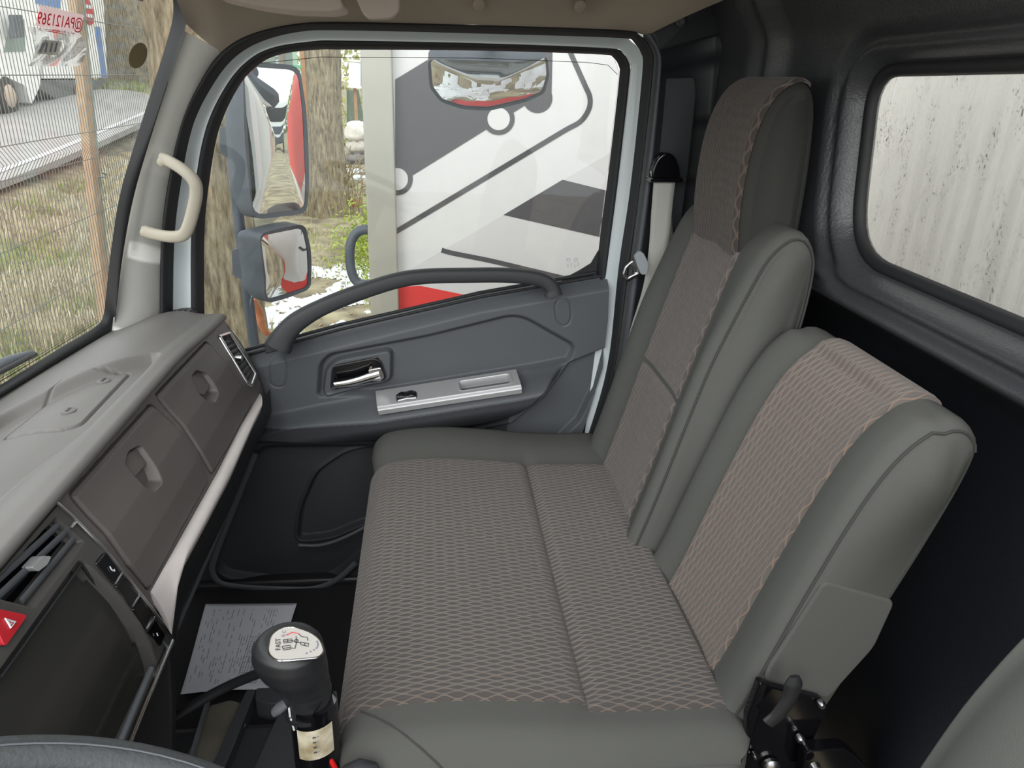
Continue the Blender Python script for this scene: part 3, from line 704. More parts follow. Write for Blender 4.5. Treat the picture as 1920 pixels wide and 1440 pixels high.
# pull handle in its bowl
bowl = prism('handle_bowl', [np.array([p[0], 1.746, p[1]]) for p in hb_in], (0, .004, 0), M['gloss'], door)
hp = catmull(PXs([(627, 722), (650, 719), (672, 714), (694, 707), (712, 702)], y=1.716), 6)
hd = tube('door_handle', hp, list(np.linspace(.0085, .0125, len(hp))), M['chrome'], door, seg=16, sy=.55, up=(0, 1, 0))
prism('handle_hub', rounded(PXs([(690, 694), (714, 690), (721, 706), (712, 715), (694, 714)], y=1.712), .004, 3), (0, .024, 0), M['chrome'], hd, bev=.003)
prism('lock_lever', rounded(PXs([(693, 672), (708, 669), (718, 692), (700, 697)], y=1.716), .004, 3), (0, .02, 0), M['gloss'], hd, bev=.003)
tube('bowl_rim', catmull([np.array([p[0], 1.714, p[1]]) for p in hb_in], 3, True), .0018, M['blackpl'], door, seg=6, closed=True)
# long grab bar
gb = catmull(PXs([(523, 648), (534, 628), (556, 604), (600, 578), (660, 553), (740, 527), (800, 518), (880, 516), (950, 516), (1002, 521), (1026, 530), (1035, 541), (1037, 552)], y=1.665), 8)
ng = len(gb); rad = list(np.interp(np.linspace(0, 1, ng), [0, .10, .25, .5, .8, .93, 1], [.031, .025, .0185, .0165, .0165, .0185, .0215]))
gbar = tube('grab_bar', gb, rad, M['trimd'], door, seg=20, sy=.95, up=(0, 1, 0), power=3.2)
for a, b in (((499, 662), (551, 648)),):
    p0, p1 = PX(*a, y=1.668), PX(*b, y=1.668)
    prism('bar_foot', [p0 + np.array([0, -.012, 0]), p1 + np.array([0, -.012, 0]), p1 + np.array([0, -.012, .03]), p0 + np.array([0, -.012, .03])], (0, .07, 0), M['trimd'], gbar, bev=.004)
# silver switch plate on the armrest
ya, yb = 1.712, 1.640
pa = PXs([(705, 737), (968, 696)], y=ya); pb = PXs([(978, 727), (708, 768)], y=yb)
pc = PXs([(981, 735), (710, 777)], y=yb - .002)
plate = thing('switch_plate', None, None, (0, 0, 0)); plate.parent = door; plate.location = np.array(pa[0]) - wloc(door)
def on_plate(s, t): return (np.array(pa[0]) * (1 - s) + np.array(pa[1]) * s) * (1 - t) + (np.array(pb[1]) * (1 - s) + np.array(pb[0]) * s) * t
e1 = on_plate(1, .5) - on_plate(0, .5); e2 = on_plate(.5, 1) - on_plate(.5, 0); nn = np.cross(e2, e1); nn /= np.linalg.norm(nn); nn = nn if nn[2] > 0 else -nn
def plate_fn(U, V):
    p = (np.array(pa[0]) * (1 - U[..., None]) + np.array(pa[1]) * U[..., None]) * (1 - V[..., None]) + (np.array(pb[1]) * (1 - U[..., None]) + np.array(pb[0]) * U[..., None]) * V[..., None]
    d = sdf(U * .3, V * .09, [np.array(q) for q in rounded([(.176, .020), (.281, .020), (.281, .068), (.176, .068)], .006, 4)])
    d2 = sdf(U * .3, V * .09, [np.array(q) for q in rounded([(.042, .035), (.083, .035), (.083, .073), (.042, .073)], .004, 4)])
    rim = .002 * np.exp(-((d - .003) / .002) ** 2)
    p = p + nn * (.006 + rim - .028 * sm(.0005, -.003, d) - .010 * sm(.0005, -.002, d2))[..., None]
    edge = sm(.93, 1.0, V); p = p - nn * (.010 * edge)[..., None]
    return p[..., 0], p[..., 1], p[..., 2]
grid('plate_cover', plate_fn, np.linspace(0, 1, 150), np.linspace(0, 1, 60), M['satin'], plate, skirt=tuple(-nn * .012))
c = on_plate(.21, .60) + nn * .001
tv = [c + e1 * s * .5 + nn * h for s, h in ((-.125, .004), (-.07, .009), (0, .007), (.07, .009), (.125, .004))]
tube('window_switch', tv, [.011, .012, .012, .012, .011], M['gloss'], plate, seg=14, sy=.5, up=tuple(nn), power=4)
tube('switch_symbol', [c + nn * .0135 + e1 * .03, c + nn * .0142 + e1 * .03], [.0022, .002], M['white'], plate, seg=12)
tube('switch_edge', [q + e2 * .16 / 1 * .9 + nn * -.001 for q in (tv[0], tv[2], tv[4])], .0028, M['white'], plate, seg=8)
po = [on_plate(.176 / .3 + .004, .24), on_plate(.281 / .3 - .004, .24), on_plate(.281 / .3 - .004, .74), on_plate(.176 / .3 + .004, .74)]
prism('pull_cup', [p - nn * .017 for p in po], tuple(-nn * .004), M['blackpl'], plate)
# outer skin of the door (white paint, seen in the mirrors)
def skin(U, V): return U, 1.86 - .05 * sm(.9, 1.45, V) - .02 * sm(.1, -.4, V), V
grid('outer_skin', skin, np.linspace(-.62, .47, 40), np.linspace(-.45, .80, 30), M['white'], door, keep=lambda U, V: V < np.interp(U, [-.5, .45], [.58, .79]), skirt=(0, -.08, 0), flip=True)
# manufacturer's stamp in the glass
sv = []; st = thing('glass_stamp', None, None, (0, 0, 0)); st.parent = door; st.location = PX(1078, 490, y=1.765) - wloc(door)
for u, v in ((1066, 487), (1080, 487)):
    c = PX(u, v, y=1.765); tube('stamp_mark', [c + np.array([.0045 * math.cos(a), 0, .0035 * math.sin(a)]) for a in np.linspace(0, 2 * math.pi, 12)[:-1]], .0005, M['ink'], st, seg=5, closed=True)
for k in range(5):
    for j in range(4):
        if (k * 3 + j) % 5 == 0: continue
        c = PX(1063 + j * 6.5, 493 + k * 2.0, y=1.765); tube('stamp_mark', [c, c + np.array([.0045, 0, .0003])], .00035, M['ink'], st, seg=4)

# ------------------------------------------------------------------ seat belt
sb = thing('seat_belt', 'light grey seat belt with steel latch plate hanging on the rear door pillar', 'seat belt', PX(1240, 420, y=1.70))
def ribbon(name, pts, w, m, parent, wdir=(1, 0, 0), th=.0015):
    P = catmull(pts, 8); vs = []; fs = []; uv = []; L = pathlen(P); wd = np.array(wdir, float)
    for i, p in enumerate(P):
        ww = w[0] * (1 - i / (len(P) - 1)) + w[1] * i / (len(P) - 1) if isinstance(w, tuple) else w
        a = wd if wd.ndim == 1 else wd[0] * (1 - i / (len(P) - 1)) + wd[1] * i / (len(P) - 1)
        for s in (-.5, -.25, 0, .25, .5): vs.append(p + a * ww * s)
    for i in range(len(P) - 1):
        for k in range(4): fs.append((i * 5 + k, i * 5 + k + 1, (i + 1) * 5 + k + 1, (i + 1) * 5 + k))
    o = link(name, mesh(vs, fs), m, parent); s = o.modifiers.new('s', 'SOLIDIFY'); s.thickness = th; return o
yb_ = 1.665
ribbon('webbing', PXs([(1246, 338), (1240, 400), (1234, 470), (1222, 540), (1200, 610), (1180, 680)], y=yb_), (.048, .046), M['belt'], sb, [[1, -.1, 0], [.75, -.35, 0.1]])
ribbon('webbing', PXs([(1252, 340), (1250, 420), (1262, 500), (1255, 560), (1230, 640), (1200, 700)], y=yb_ + .012), (.040, .04), M['belt'], sb, [[.8, .5, 0], [.9, .3, 0]])
dr = rounded(PXs([(1224, 340), (1222, 322), (1232, 296), (1250, 284), (1266, 292), (1276, 318), (1276, 340)], y=yb_ - .004), .012, 4)
ga = prism('belt_guide', dr, (0, .03, 0), M['gloss'], sb, bev=.008, seg=4)
tube('guide_ring', PXs([(1219, 338), (1280, 338)], y=yb_ - .012), .005, M['gloss'], ga, seg=10)
for u in (1219, 1281):
    c = PX(u, 337, y=yb_ - .010); tube('ring_end', [c + np.array([0, .02, 0]), c - np.array([0, .006, 0])], [.0055, .005], M['steel'], ga, seg=10)
tg = prism('tongue_cover', rounded(PXs([(1190, 482), (1200, 470), (1208, 476), (1216, 494), (1214, 514), (1203, 516), (1196, 500)], y=yb_ - .02), .005, 3), (0, .014, 0), mat('buckle_grey', (150, 156, 162), .5), sb, bev=.003, seg=3)
lp = rounded(PXs([(1166, 517), (1172, 498), (1187, 484), (1204, 500), (1206, 513), (1186, 522), (1176, 529)], y=yb_ - .012), .005, 3)
ring('latch_plate', [p for p in lp], [p * .45 + np.mean(lp, 0) * .55 + np.array([-.006, 0, -.001]) for p in lp], M['steel'], sb, n=48, rows=2, bulge=(0, -.001, 0)).modifiers.new('s', 'SOLIDIFY').thickness = .003
# ------------------------------------------------------------------ dashboard
dash = thing('dashboard', 'dark grey dashboard with two storage lids, air vents and screen, running below the windscreen', 'dashboard', (-.5, 1.1, .4))
Y0, Y1 = .15, 1.695
# top pad with sunken tray, rear lip rolled over
trayp = rounded([np.array([p[0], p[1]]) for p in PXs([(-150, 830), (0, 745), (140, 704), (300, 664), (272, 700), (150, 822), (40, 900), (-160, 1080)], z=.785)], .03, 4)
hatch = rounded([np.array([p[0], p[1]]) for p in PXs([(0, 797), (118, 707), (128, 704), (243, 695), (150, 792), (110, 802)], z=.776)], [.006, .01, .01, .006, .03, .02], 4)
def top_fn(U, V):
    # U across (0 glass .. 1 lip .. >1 rolled edge), V = y
    xg = windx(V, .75) + .008; xl = -.470 
    u = np.clip(U, 0, 1); x = xg * (1 - u) + xl * u
    z = .742 + .050 * sm(0, .7, u) + .004 * sm(.85, .95, u) - .022 * sm(1.30, 1.70, V) * sm(.3, 1, u)
    over = np.clip(U - 1, 0, 1); ang = over * math.radians(200)
    x = x + .010 * np.sin(ang); z = z - .0085 * (1 - np.cos(ang))
    z = z - .003 * sm(1.675, 1.695, V)
    d = sdf(x, V, trayp); z = z - .022 * sm(.010, -.014, d)
    dh = sdf(x, V, hatch); z = z - .0050 * np.exp(-(dh / .0020) ** 2) + .0015 * sm(.001, -.002, dh)
    return x, V, z
us = np.concatenate([np.linspace(0, 1, 220), np.linspace(1, 2, 18)[1:]])
grid('top_pad', top_fn, us, np.linspace(Y0, Y1, 420), M['dash'], dash, flip=True)
for u, v in ((194, 714), (128, 770)):
    c = PX(u, v, z=.772)
    tube('hatch_clip', [c + np.array([0, 0, -.004]), c + np.array([0, 0, .001]), c + np.array([0, 0, .0016])], [.0115, .0115, .009], M['dash'], dash, seg=20)
    prism('clip_slot', [c + np.array([a, b, .0018]) for a, b in ((-.002, -.007), (.002, -.007), (.002, .007), (-.002, .007))], (0, 0, .0006), M['blackpl'], dash)
prism('defrost_slot', rounded(PXs([(312, 592), (336, 580), (360, 580), (372, 588), (350, 590), (322, 594)], z=.764), .004, 3), (0, 0, .006), M['blackpl'], dash, bev=.001)
for k in range(3):
    a, b = PX(318 + 14 * k, 593, z=.772), PX(336 + 11 * k, 580, z=.772)
    tube('slot_rib', [a, b], .0018, M['dash'], dash, seg=6)
# fascia: profile in (x,z), slightly convex
def fx(z):  # x of the fascia at height z
    return np.interp(z, [.44, .50, .56, .60, .65, .70, .735, .76, .79], [-.405, -.392, -.392, -.398, -.412, -.434, -.455, -.468, -.484])
def FPXf(u, v, off=0.0):
    lo, hi = .2, 3.0; d = F_ + R_ * (u - 960) / FPX + U_ * (720 - v) / FPX
    for _ in range(50):
        t = (lo + hi) / 2; p = CAM + d * t
        if p[0] > fx(p[2]) + off: lo = t
        else: hi = t
    return p
lid_px = [[(388, 640), (412, 668), (440, 706), (470, 758), (432, 830), (397, 890), (372, 846), (338, 795), (292, 742)],
          [(284, 757), (330, 800), (362, 848), (390, 903), (340, 992), (279, 1108), (240, 1062), (190, 994), (130, 928)]]
lids = [rounded([np.array([p[1], p[2]]) for p in [FPXf(*q) for q in L]], [.012, 0, 0, .008, 0, .008, 0, 0, .008], 3) for L in lid_px]
lat_px = [[(356, 706), (366, 694), (384, 699), (408, 736), (400, 754), (384, 752), (370, 738)], [(230, 872), (238, 846), (260, 834), (292, 880), (302, 904), (286, 922), (268, 914)]]
lats = [rounded([np.array([p[1], p[2]]) for p in [FPXf(*q) for q in L]], .008, 4) for L in lat_px]
ventp = rounded([np.array([p[1], p[2]]) for p in [FPXf(*q) for q in [(410, 630), (430, 624), (478, 700), (470, 722), (462, 718)]]], .004, 3)
def fas_fn(U, V):
    x = fx(V) + 0 * U
    x = x + .007 * sm(1.52, 1.60, U) * 0
    for L in lids: x = x - .016 * sm(.0028, .0012, sdf(U, V, L))
    dv = sdf(U, V, ventp); x = x - .03 * sm(.001, -.002, dv)
    return x, U, np.minimum(V, .782 - .026 * sm(1.25, 1.70, U))
grid('fascia', fas_fn, np.linspace(.84, Y1, 620), np.linspace(.565, .782, 240), M['fascia'], dash, flip=True)
def offs(L, d):                                                         # outline moved inwards by d
    P = np.array(L); T = np.roll(P, -1, 0) - np.roll(P, 1, 0); T /= np.linalg.norm(T, axis=1)[:, None] + 1e-12; N = np.stack([T[:, 1], -T[:, 0]], -1)
    A = .5 * np.sum(P[:, 0] * np.roll(P[:, 1], -1) - np.roll(P[:, 0], -1) * P[:, 1]); return P - N * d * (1 if A > 0 else -1)
lid_o = []
for L, h in zip(lids, lats):
    Li = offs(L, .0018)
    def lid_fn(U, V):
        dl = sdf(U, V, Li); x = fx(V) + .004 * sm(0, -.004, dl) - .0005
        return x - .026 * sm(.001, -.005, sdf(U, V, h)), U, V
    lo_, hi_ = Li.min(0), Li.max(0)
    lid_o.append(grid('storage_lid', lid_fn, np.linspace(lo_[0] - .002, hi_[0] + .002, 300), np.linspace(lo_[1] - .002, hi_[1] + .002, 190), M['fascia'], dash, flip=True, keep=lambda U, V: sdf(U, V, Li) < .0006, snap=Li, skirt=(-.010, 0, 0)))
# lids' pull tabs: upper half of each recess is covered
for k, L in enumerate(lat_px):
    tab = [(358, 708), (367, 697), (383, 701), (396, 722), (383, 741), (371, 737)] if k == 0 else [(233, 872), (240, 849), (259, 838), (278, 866), (250, 898), (243, 890)]
    P = [FPXf(u, v, -.006) for u, v in tab]
    prism('lid_latch', rounded(P, .005, 3), (-.010, 0, -.004), M['fascia'], lid_o[k], bev=.002)
# passenger air vent with chrome frame
pv = thing('air_vent', None, None, (0, 0, 0)); pv.parent = dash; pv.location = FPXf(446, 672) - wloc(dash)
vf = rounded([FPXf(*q, .003) for q in [(411, 631), (430, 624), (479, 701), (471, 723), (463, 718)]], .004, 3)
tube('vent_frame', vf, .0042, M['chrome'], pv, seg=10, closed=True)
for k in range(8):
    t = (k + .7) / 8.3; a = FPXf(418 + 48 * t, 636 + 78 * t, -.006); b = FPXf(433 + 42 * t, 632 + 66 * t, -.006)
    tube('vent_slat', [a, b], .0035, M['trim'], pv, seg=8, sy=.35, up=(1, 0, .4))
a = FPXf(450, 672, .004); tube('vent_knob', [a + np.array([-.01, 0, 0]), a + np.array([.004, 0, 0]), a + np.array([.006, 0, 0])], [.006, .0065, .004], M['chrome'], pv, seg=12)
prism('vent_backing', [FPXf(*q, -.022) for q in [(408, 626), (432, 622), (484, 702), (472, 728), (460, 722)]], (-.004, 0, 0), M['gloss'], pv)
# silver strip under the lids, groove and lower padding
st_top = [FPXf(u, v, .001) for u, v in [(487, 738), (452, 797), (406, 888), (360, 970), (315, 1050), (282, 1110)]]
st_bot = PXs([(490, 765), (474, 797), (434, 888), (392, 968), (348, 1050), (334, 1098), (322, 1190)], x=-.375)
grid('silver_strip', lambda U, V: tuple((resample(st_top, 60)[U.astype(int)] * (1 - V[..., None]) + resample(st_bot, 60)[U.astype(int)] * V[..., None] + np.array([.004, 0, .004]) * np.sin(math.pi * V[..., None]) ** .6)[..., k] for k in range(3)), np.arange(60.), np.linspace(0, 1, 12), M['strip'], dash, skirt=(-.004, 0, -.012), flip=True)
def low_fn(U, V):
    sb_ = np.array(st_bot); o_ = np.argsort(sb_[:, 1]); z0 = np.interp(U, sb_[o_, 1], sb_[o_, 2]) - .004
    x = -.380 - .005 * V - .12 * sm(.25, 1, V) - .10 * sm(.0, .4, V) * 0; z = z0 - .22 * V
    return x, U, z
grid('lower_padding', low_fn, np.linspace(.90, Y1, 60), np.linspace(0, 1, 20), M['blackpl'], dash, flip=True)
tube('lower_bead', [PX(480, 810, x=-.43), PX(436, 930, x=-.43), PX(400, 1020, x=-.43), PX(330, 1180, x=-.43)], .005, M['trim'], dash, seg=8)
prism('dash_end', [(-.73, Y1, .72), (-.60, Y1, .745), (-.485, Y1, .752)] + [(fx(z), Y1, z) for z in (.745, .735, .70, .65, .60, .56, .50)] + [(-.52, Y1, .40), (-.70, Y1, .40)], (0, -.01, 0), M['fascia'], dash)

# centre console
con = thing('centre_console', None, None, (0, 0, 0)); con.parent = dash; con.location = np.array([-.4, .8, .6]) - wloc(dash)
CO = .012
scr = rounded([np.array([p[1], p[2]]) for p in [FPXf(*q, CO) for q in [(152, 1050), (298, 1262), (238, 1396), (160, 1560), (-260, 1560), (0, 1262)]]], .008, 4)
cvent = [np.array([p[1], p[2]]) for p in [FPXf(*q, CO) for q in [(106, 972), (156, 1016), (64, 1138), (0, 1122), (-60, 1180), (-100, 1160), (0, 1084)]]]
sp_px = [(96, 928), (102, 938), (140, 973), (190, 1024), (236, 1080), (276, 1132), (306, 1172), (322, 1196)]
con_edge = [np.array([p[1], p[2]]) for p in [FPXf(u + 3, v - 2, CO) for u, v in sp_px]]
con_poly = [np.array([.2, .776])] + [np.array([con_edge[0][0], .776])] + con_edge + [np.array([con_edge[-1][0], .492]), np.array([.2, .492])]
def con_fn(U, V):
    x = fx(V) + CO + 0 * U; d = sdf(U, V, scr); x = x - .020 * sm(.002, -.005, d)
    dv = sdf(U, V, cvent); x = x - .03 * sm(.001, -.003, dv)
    return x, U, V
grid('console_face', con_fn, np.linspace(.20, .96, 450), np.linspace(.492, .776, 220), M['console'], con, flip=True, keep=lambda U, V: sdf(U, V, con_poly) < .0008, snap=con_poly, skirt=(-.03, 0, 0))
grid('console_screen', lambda U, V: (fx(V) - .004, U, V), np.linspace(.25, .90, 40), np.linspace(.50, .74, 24), M['screen'], con, flip=True, keep=lambda U, V: sdf(U, V, scr) < .004)
tube('screen_rim', [FPXf(u, v, CO - .004) for u, v in [(0, 1272), (152, 1058), (296, 1264)]], .0022, M['blackpl'], con, seg=8)
tube('screen_bezel', [FPXf(u, v, CO + .001) for u, v in [(284, 1254), (264, 1300), (232, 1376), (214, 1420)]], .0045, M['trim'], con, seg=8)
# chrome spear along the edge of the console
sp_ = [FPXf(u, v, CO + .002) for u, v in [(104, 941), (140, 973), (190, 1024), (236, 1080), (276, 1132), (306, 1172), (322, 1196)]]
tube('chrome_spear', catmull(sp_, 6), .0042, M['chrome'], con, seg=10, sy=.6)
tube('chrome_edge', [FPXf(322, 1202, CO + .006), FPXf(300, 1254, CO + .006), FPXf(268, 1330, CO + .006), FPXf(240, 1400, CO + .006), FPXf(220, 1450, CO + .006)], .0042, M['chrome'], con, seg=10)
# side cheek of the console below
prism('console_cheek', [PX(326, 1196, y=.905), PX(332, 1300, y=.905), PX(330, 1420, y=.905), PX(200, 1480, y=.905), (-.60, .905, .40), (-.60, .905, .72), (-.46, .905, .74)], (0, -.02, 0), M['blackpl'], con, bev=.004)
prism('console_bottom', [(-.385, .905, .497), (-.385, .25, .497), (-.47, .25, .30), (-.47, .905, .30)], (-.02, 0, 0), M['blackpl'], con)
cv = thing('air_vent', None, None, (0, 0, 0)); cv.parent = dash; cv.location = FPXf(80, 1050, CO) - wloc(dash)
for a, b in (((112, 982), (-40, 1120)), ((127, 994), (-22, 1136)), ((142, 1006), (40, 1128))):
    tube('vent_slat', [FPXf(*a, CO - .006), FPXf(*b, CO - .006)], .0042, M['trim'], cv, seg=8, sy=.4, up=(1, 0, .3))
prism('vent_backing', [FPXf(*q, CO - .024) for q in [(106, 968), (160, 1016), (64, 1144), (-60, 1190), (-100, 1160), (0, 1080)]], (-.003, 0, 0), M['gloss'], cv)
prism('vent_tab', rounded([FPXf(*q, CO + .004) for q in [(60, 1064), (80, 1042), (97, 1043), (90, 1058), (72, 1072)]], .003, 3), (-.012, 0, 0), M['satin'], cv, bev=.002)
tri = rounded([FPXf(*q, CO + .006) for q in [(-24, 1137), (53, 1153), (10, 1214)]], .005, 3)
hz = prism('hazard_switch', tri, (-.014, 0, 0), M['red'], con, bev=.003, seg=3)
tube('hazard_symbol', [FPXf(*q, CO + .0075) for q in [(10, 1160), (29, 1166), (20, 1177)]], .0011, M['white'], hz, seg=6, closed=True)
tube('hazard_symbol', [FPXf(*q, CO + .0075) for q in [(15, 1163.5), (24, 1166), (20, 1171)]], .0006, M['white'], hz, seg=6, closed=True)
bt = [[(197, 1036), (231, 1073), (216, 1096), (181, 1056)], [(234, 1077), (263, 1115), (248, 1138), (218, 1099)], [(266, 1119), (289, 1157), (275, 1180), (250, 1142)], [(291, 1161), (310, 1190), (302, 1212), (277, 1184)]]
for k, q in enumerate(bt):
    b = prism('console_button', rounded([FPXf(u, v, CO + .003) for u, v in q], .002, 2), (-.010, 0, 0), M['gloss'], con, bev=.0015)
    if k < 3: tube('button_chrome', [FPXf(*q[1], CO + .004), FPXf(*q[2], CO + .004)], .0016, M['chrome'], b, seg=6)
    if k == 0:
        tube('button_symbol', [FPXf(*w, CO + .0042) for w in [(206, 1062), (209, 1068), (215, 1071), (214, 1067)]], .0008, M['white'], b, seg=5)
    if k == 3:
        tube('button_symbol', [FPXf(*w, CO + .0042) for w in [(294, 1187), (296, 1192)]], .0008, M['white'], b, seg=5)
tube('button_chrome', [FPXf(142, 979, CO + .004), FPXf(132, 990, CO + .004)], .0022, M['chrome'], con, seg=6)

# ------------------------------------------------------------------ grab handle on the windscreen pillar
gh = thing('grab_handle', 'beige plastic grab handle screwed to the pale windscreen pillar', 'handle', PX(300, 430, y=1.62))
hpts = [PX(306, 298, y=1.63), PX(320, 304, y=1.60), PX(345, 320, y=1.585), PX(364, 340, y=1.58), PX(368, 362, y=1.58), PX(362, 395, y=1.58), PX(352, 428, y=1.58), PX(342, 441, y=1.582), PX(322, 444, y=1.585), PX(295, 440, y=1.60), PX(272, 434, y=1.625)]
hc = catmull(hpts, 8)
gr = tube('grip', hc, list(np.interp(np.linspace(0, 1, len(hc)), [0, .1, .3, .7, .9, 1], [.0125, .0115, .0125, .0125, .0115, .0125])), M['handle'], gh, seg=16, sy=.8, up=(.3, -.9, 0), power=2.6)
for p in ((303, 304), (271, 436)):
    c = PX(*p, y=1.617); tube('screw_cap', [c + np.array([0, .012, 0]), c + np.array([0, -.0035, 0]), c + np.array([0, -.005, 0])], [.0085, .0085, .007], M['handle'], gh, seg=18)

# sun visor and its clip at the headliner
visc = mat('visor_vinyl', (176, 164, 156), .8, grain=.2)
sv_ = thing('sun_visor', 'folded beige sun visor under the headliner above the windscreen', 'sun visor', PX(500, 5, y=1.45))
vp = rounded(PXs([(395, -40), (420, 6), (500, 24), (560, 32), (634, 34), (658, 28), (650, 8), (620, -30), (600, -60)], y=1.45), .012, 4)
prism('visor_board', vp, (-.01, -.018, .01), visc, sv_, bev=.007, seg=4)
prism('visor_arm', PXs([(420, -30), (440, -30), (640, -40), (640, -50)], y=1.46), (0, .01, 0), visc, sv_, bev=.003)
vc = thing('visor_bracket', 'beige padded bracket beside the sun visor, right above the window top', 'bracket', PX(710, 20, y=1.48))
prism('bracket_pad', rounded(PXs([(660, -40), (668, -5), (684, 30), (694, 39), (735, 38), (751, 26), (752, -5), (748, -40)], y=1.48), .012, 4), (0, -.04, 0), visc, vc, bev=.009, seg=4)
# ------------------------------------------------------------------ steering wheel, lever, floor
sw = thing('steering_wheel', 'dark grey leather steering wheel, only the top of its rim in view', 'steering wheel', (-.20, .168, .72))
tilt = euler(0, math.radians(24.3), 0)
c0 = np.array([-.1996, .168, .8194]); rr = .248
rim = [c0 + tilt @ np.array([rr * math.cos(a), rr * math.sin(a), 0]) for a in np.linspace(0, 2 * math.pi, 97)[:-1]]
tube('wheel_rim', rim, .015, M['wheel'], sw, seg=16, closed=True, up=(0, 0, 1))
tube('rim_seam', [c0 + tilt @ np.array([(rr - .0) * math.cos(a), (rr - .0) * math.sin(a), .0151]) for a in np.linspace(0, 2 * math.pi, 97)[:-1]], .0008, M['trim'], sw, seg=5, closed=True)
hub = tube('wheel_hub', [c0 + tilt @ np.array([0, 0, z]) for z in (-.05, -.03, -.012, -.006)], [.05, .075, .07, .055], M['blackpl'], sw, seg=28)
for a in (90, 210, 330):
    d = np.array([math.cos(math.radians(a)), math.sin(math.radians(a)), 0])
    tube('wheel_spoke', [c0 + tilt @ (d * .05 + np.array([0, 0, -.03])), c0 + tilt @ (d * .15 + np.array([0, 0, -.015])), c0 + tilt @ (d * rr)], [.024, .02, .013], M['blackpl'], sw, seg=12, sy=.5)
tube('steering_column', [c0 + tilt @ np.array([0, 0, -.05]), c0 + tilt @ np.array([0, 0, -.42])], [.035, .04], M['blackpl'], sw, seg=16)

YK = .75
gl_ = thing('gear_lever', 'black gear lever with pale shift plate on the knob and cream label on the shaft', 'gear lever', PX(600, 1440, y=YK) * np.array([1, 1, 0]))
ax0 = PX(592, 1455, y=YK); ax1 = PX(566, 1255, y=YK); axd = (ax1 - ax0) / np.linalg.norm(ax1 - ax0)
kc = PX(549, 1240, y=YK)
# knob: rounded head leaning forward over the grip
def knob_fn(U, V):
    a = U; t = V                                              # t 0 bottom .. 1 crown
    tt = [0, .15, .35, .5, .62, .74, .84, .91, .95, .97, 1]
    r = np.interp(t, tt, [.028, .0285, .030, .034, .040, .0425, .0405, .034, .029, .025, .0001]); h = np.interp(t, tt, [-.075, -.06, -.042, -.028, -.012, .008, .024, .032, .0345, .0352, .0355])
    sx = np.interp(t, [0, .3, .55, .75, 1], [.014, .014, .006, .0, .0])
    asym = 1 + .10 * np.cos(a - math.pi) * sm(.4, .7, t)
    X = kc[0] + sx + r * np.cos(a) * asym * 1.04 - .10 * (h - .0) * 0; Y = YK + r * np.sin(a) * .92; Z = kc[2] + h + .22 * (r * np.cos(a)) * sm(.75, .92, t) * -0.35 - .30 * r * np.sin(a) * sm(.78, .93, t) * -.35
    return X, Y, Z
grid('knob_head', knob_fn, np.linspace(0, 2 * math.pi, 49)[:-1], np.linspace(0, 1, 60), M['blackpl'], gl_, closed_u=True)
tilt_n = np.array([.077, -.105, 1.0]); tilt_n /= np.linalg.norm(tilt_n)
kt = np.array([kc[0], YK, kc[2] + .0362])
def on_top(px):
    d = F_ + R_ * (px[0] - 960) / FPX + U_ * (720 - px[1]) / FPX; t = np.dot(kt - CAM, tilt_n) / np.dot(d, tilt_n); return CAM + d * t
pp = rounded([on_top(q) for q in [(502, 1226), (507, 1195), (522, 1180), (548, 1176), (585, 1188), (602, 1204), (607, 1224), (598, 1234), (560, 1238), (518, 1241)]], .008, 4)
pt = prism('shift_plate', pp, tuple(tilt_n * .0015), M['silverplate'], gl_, bev=.0006)
tube('plate_rim', [p + tilt_n * .0012 for p in pp], .0011, M['chrome'], gl_, seg=6, closed=True)
ex = on_top((524, 1190)) - on_top((521, 1224)); 
def text(name, body, pos, xdir, ndir, size, m, parent, ext=.0001, cen=False):
    cu = D.curves.new(name, 'FONT'); cu.body = body; cu.size = size; cu.extrude = ext; cu.materials.append(m)
    if cen: cu.align_x = 'CENTER'; cu.align_y = 'CENTER'
    o = D.objects.new(name, cu); SC.collection.objects.link(o)
    xd = np.array(xdir, float); xd /= np.linalg.norm(xd); nd = np.array(ndir, float); nd -= xd * np.dot(nd, xd); nd /= np.linalg.norm(nd); yd = np.cross(nd, xd)
    mt = Matrix.Identity(4)
    for i in range(3): mt[i][0] = xd[i]; mt[i][1] = yd[i]; mt[i][2] = nd[i]; mt[i][3] = pos[i] - (wloc(parent)[i] if parent is not None else 0)
    o.parent = parent; o.matrix_local = mt
    bpy.context.view_layer.update(); me = D.meshes.new_from_object(o.evaluated_get(bpy.context.evaluated_depsgraph_get()))   # plain mesh letters
    D.objects.remove(o); o = D.objects.new(name, me); SC.collection.objects.link(o); o.parent = parent; o.matrix_local = mt
    return o
text('plate_lettering', 'FAST', on_top((526, 1221)) + tilt_n * .0022, on_top((524, 1190)) - on_top((524, 1221)), tilt_n, .0085, M['inkd'], gl_)
text('plate_lettering', 'K C', on_top((534, 1196)) + tilt_n * .0022, on_top((537, 1176)) - on_top((533, 1196)), tilt_n, .006, M['ink'], gl_)
L = lambda pts, m=M['inkd'], r=.00045: tube('shift_pattern', [on_top(q) + tilt_n * .002 for q in pts], r, m, gl_, seg=5)
for q in [[(531, 1202), (547, 1200), (548, 1206), (532, 1208), (531, 1202)], [(532, 1205), (547, 1203)], [(539, 1201), (540, 1207)], [(563, 1206), (579, 1209), (578, 1214), (564, 1211), (563, 1206)], [(571, 1207), (571, 1213)],
          [(547, 1203), (563, 1208)], [(555, 1195), (556, 1206), (553, 1218), (546, 1217)], [(529, 1214), (544, 1212), (545, 1219), (531, 1221), (529, 1214)], [(531, 1218), (544, 1216)], [(560, 1191), (566, 1196), (576, 1197), (577, 1203)]]: L(q)
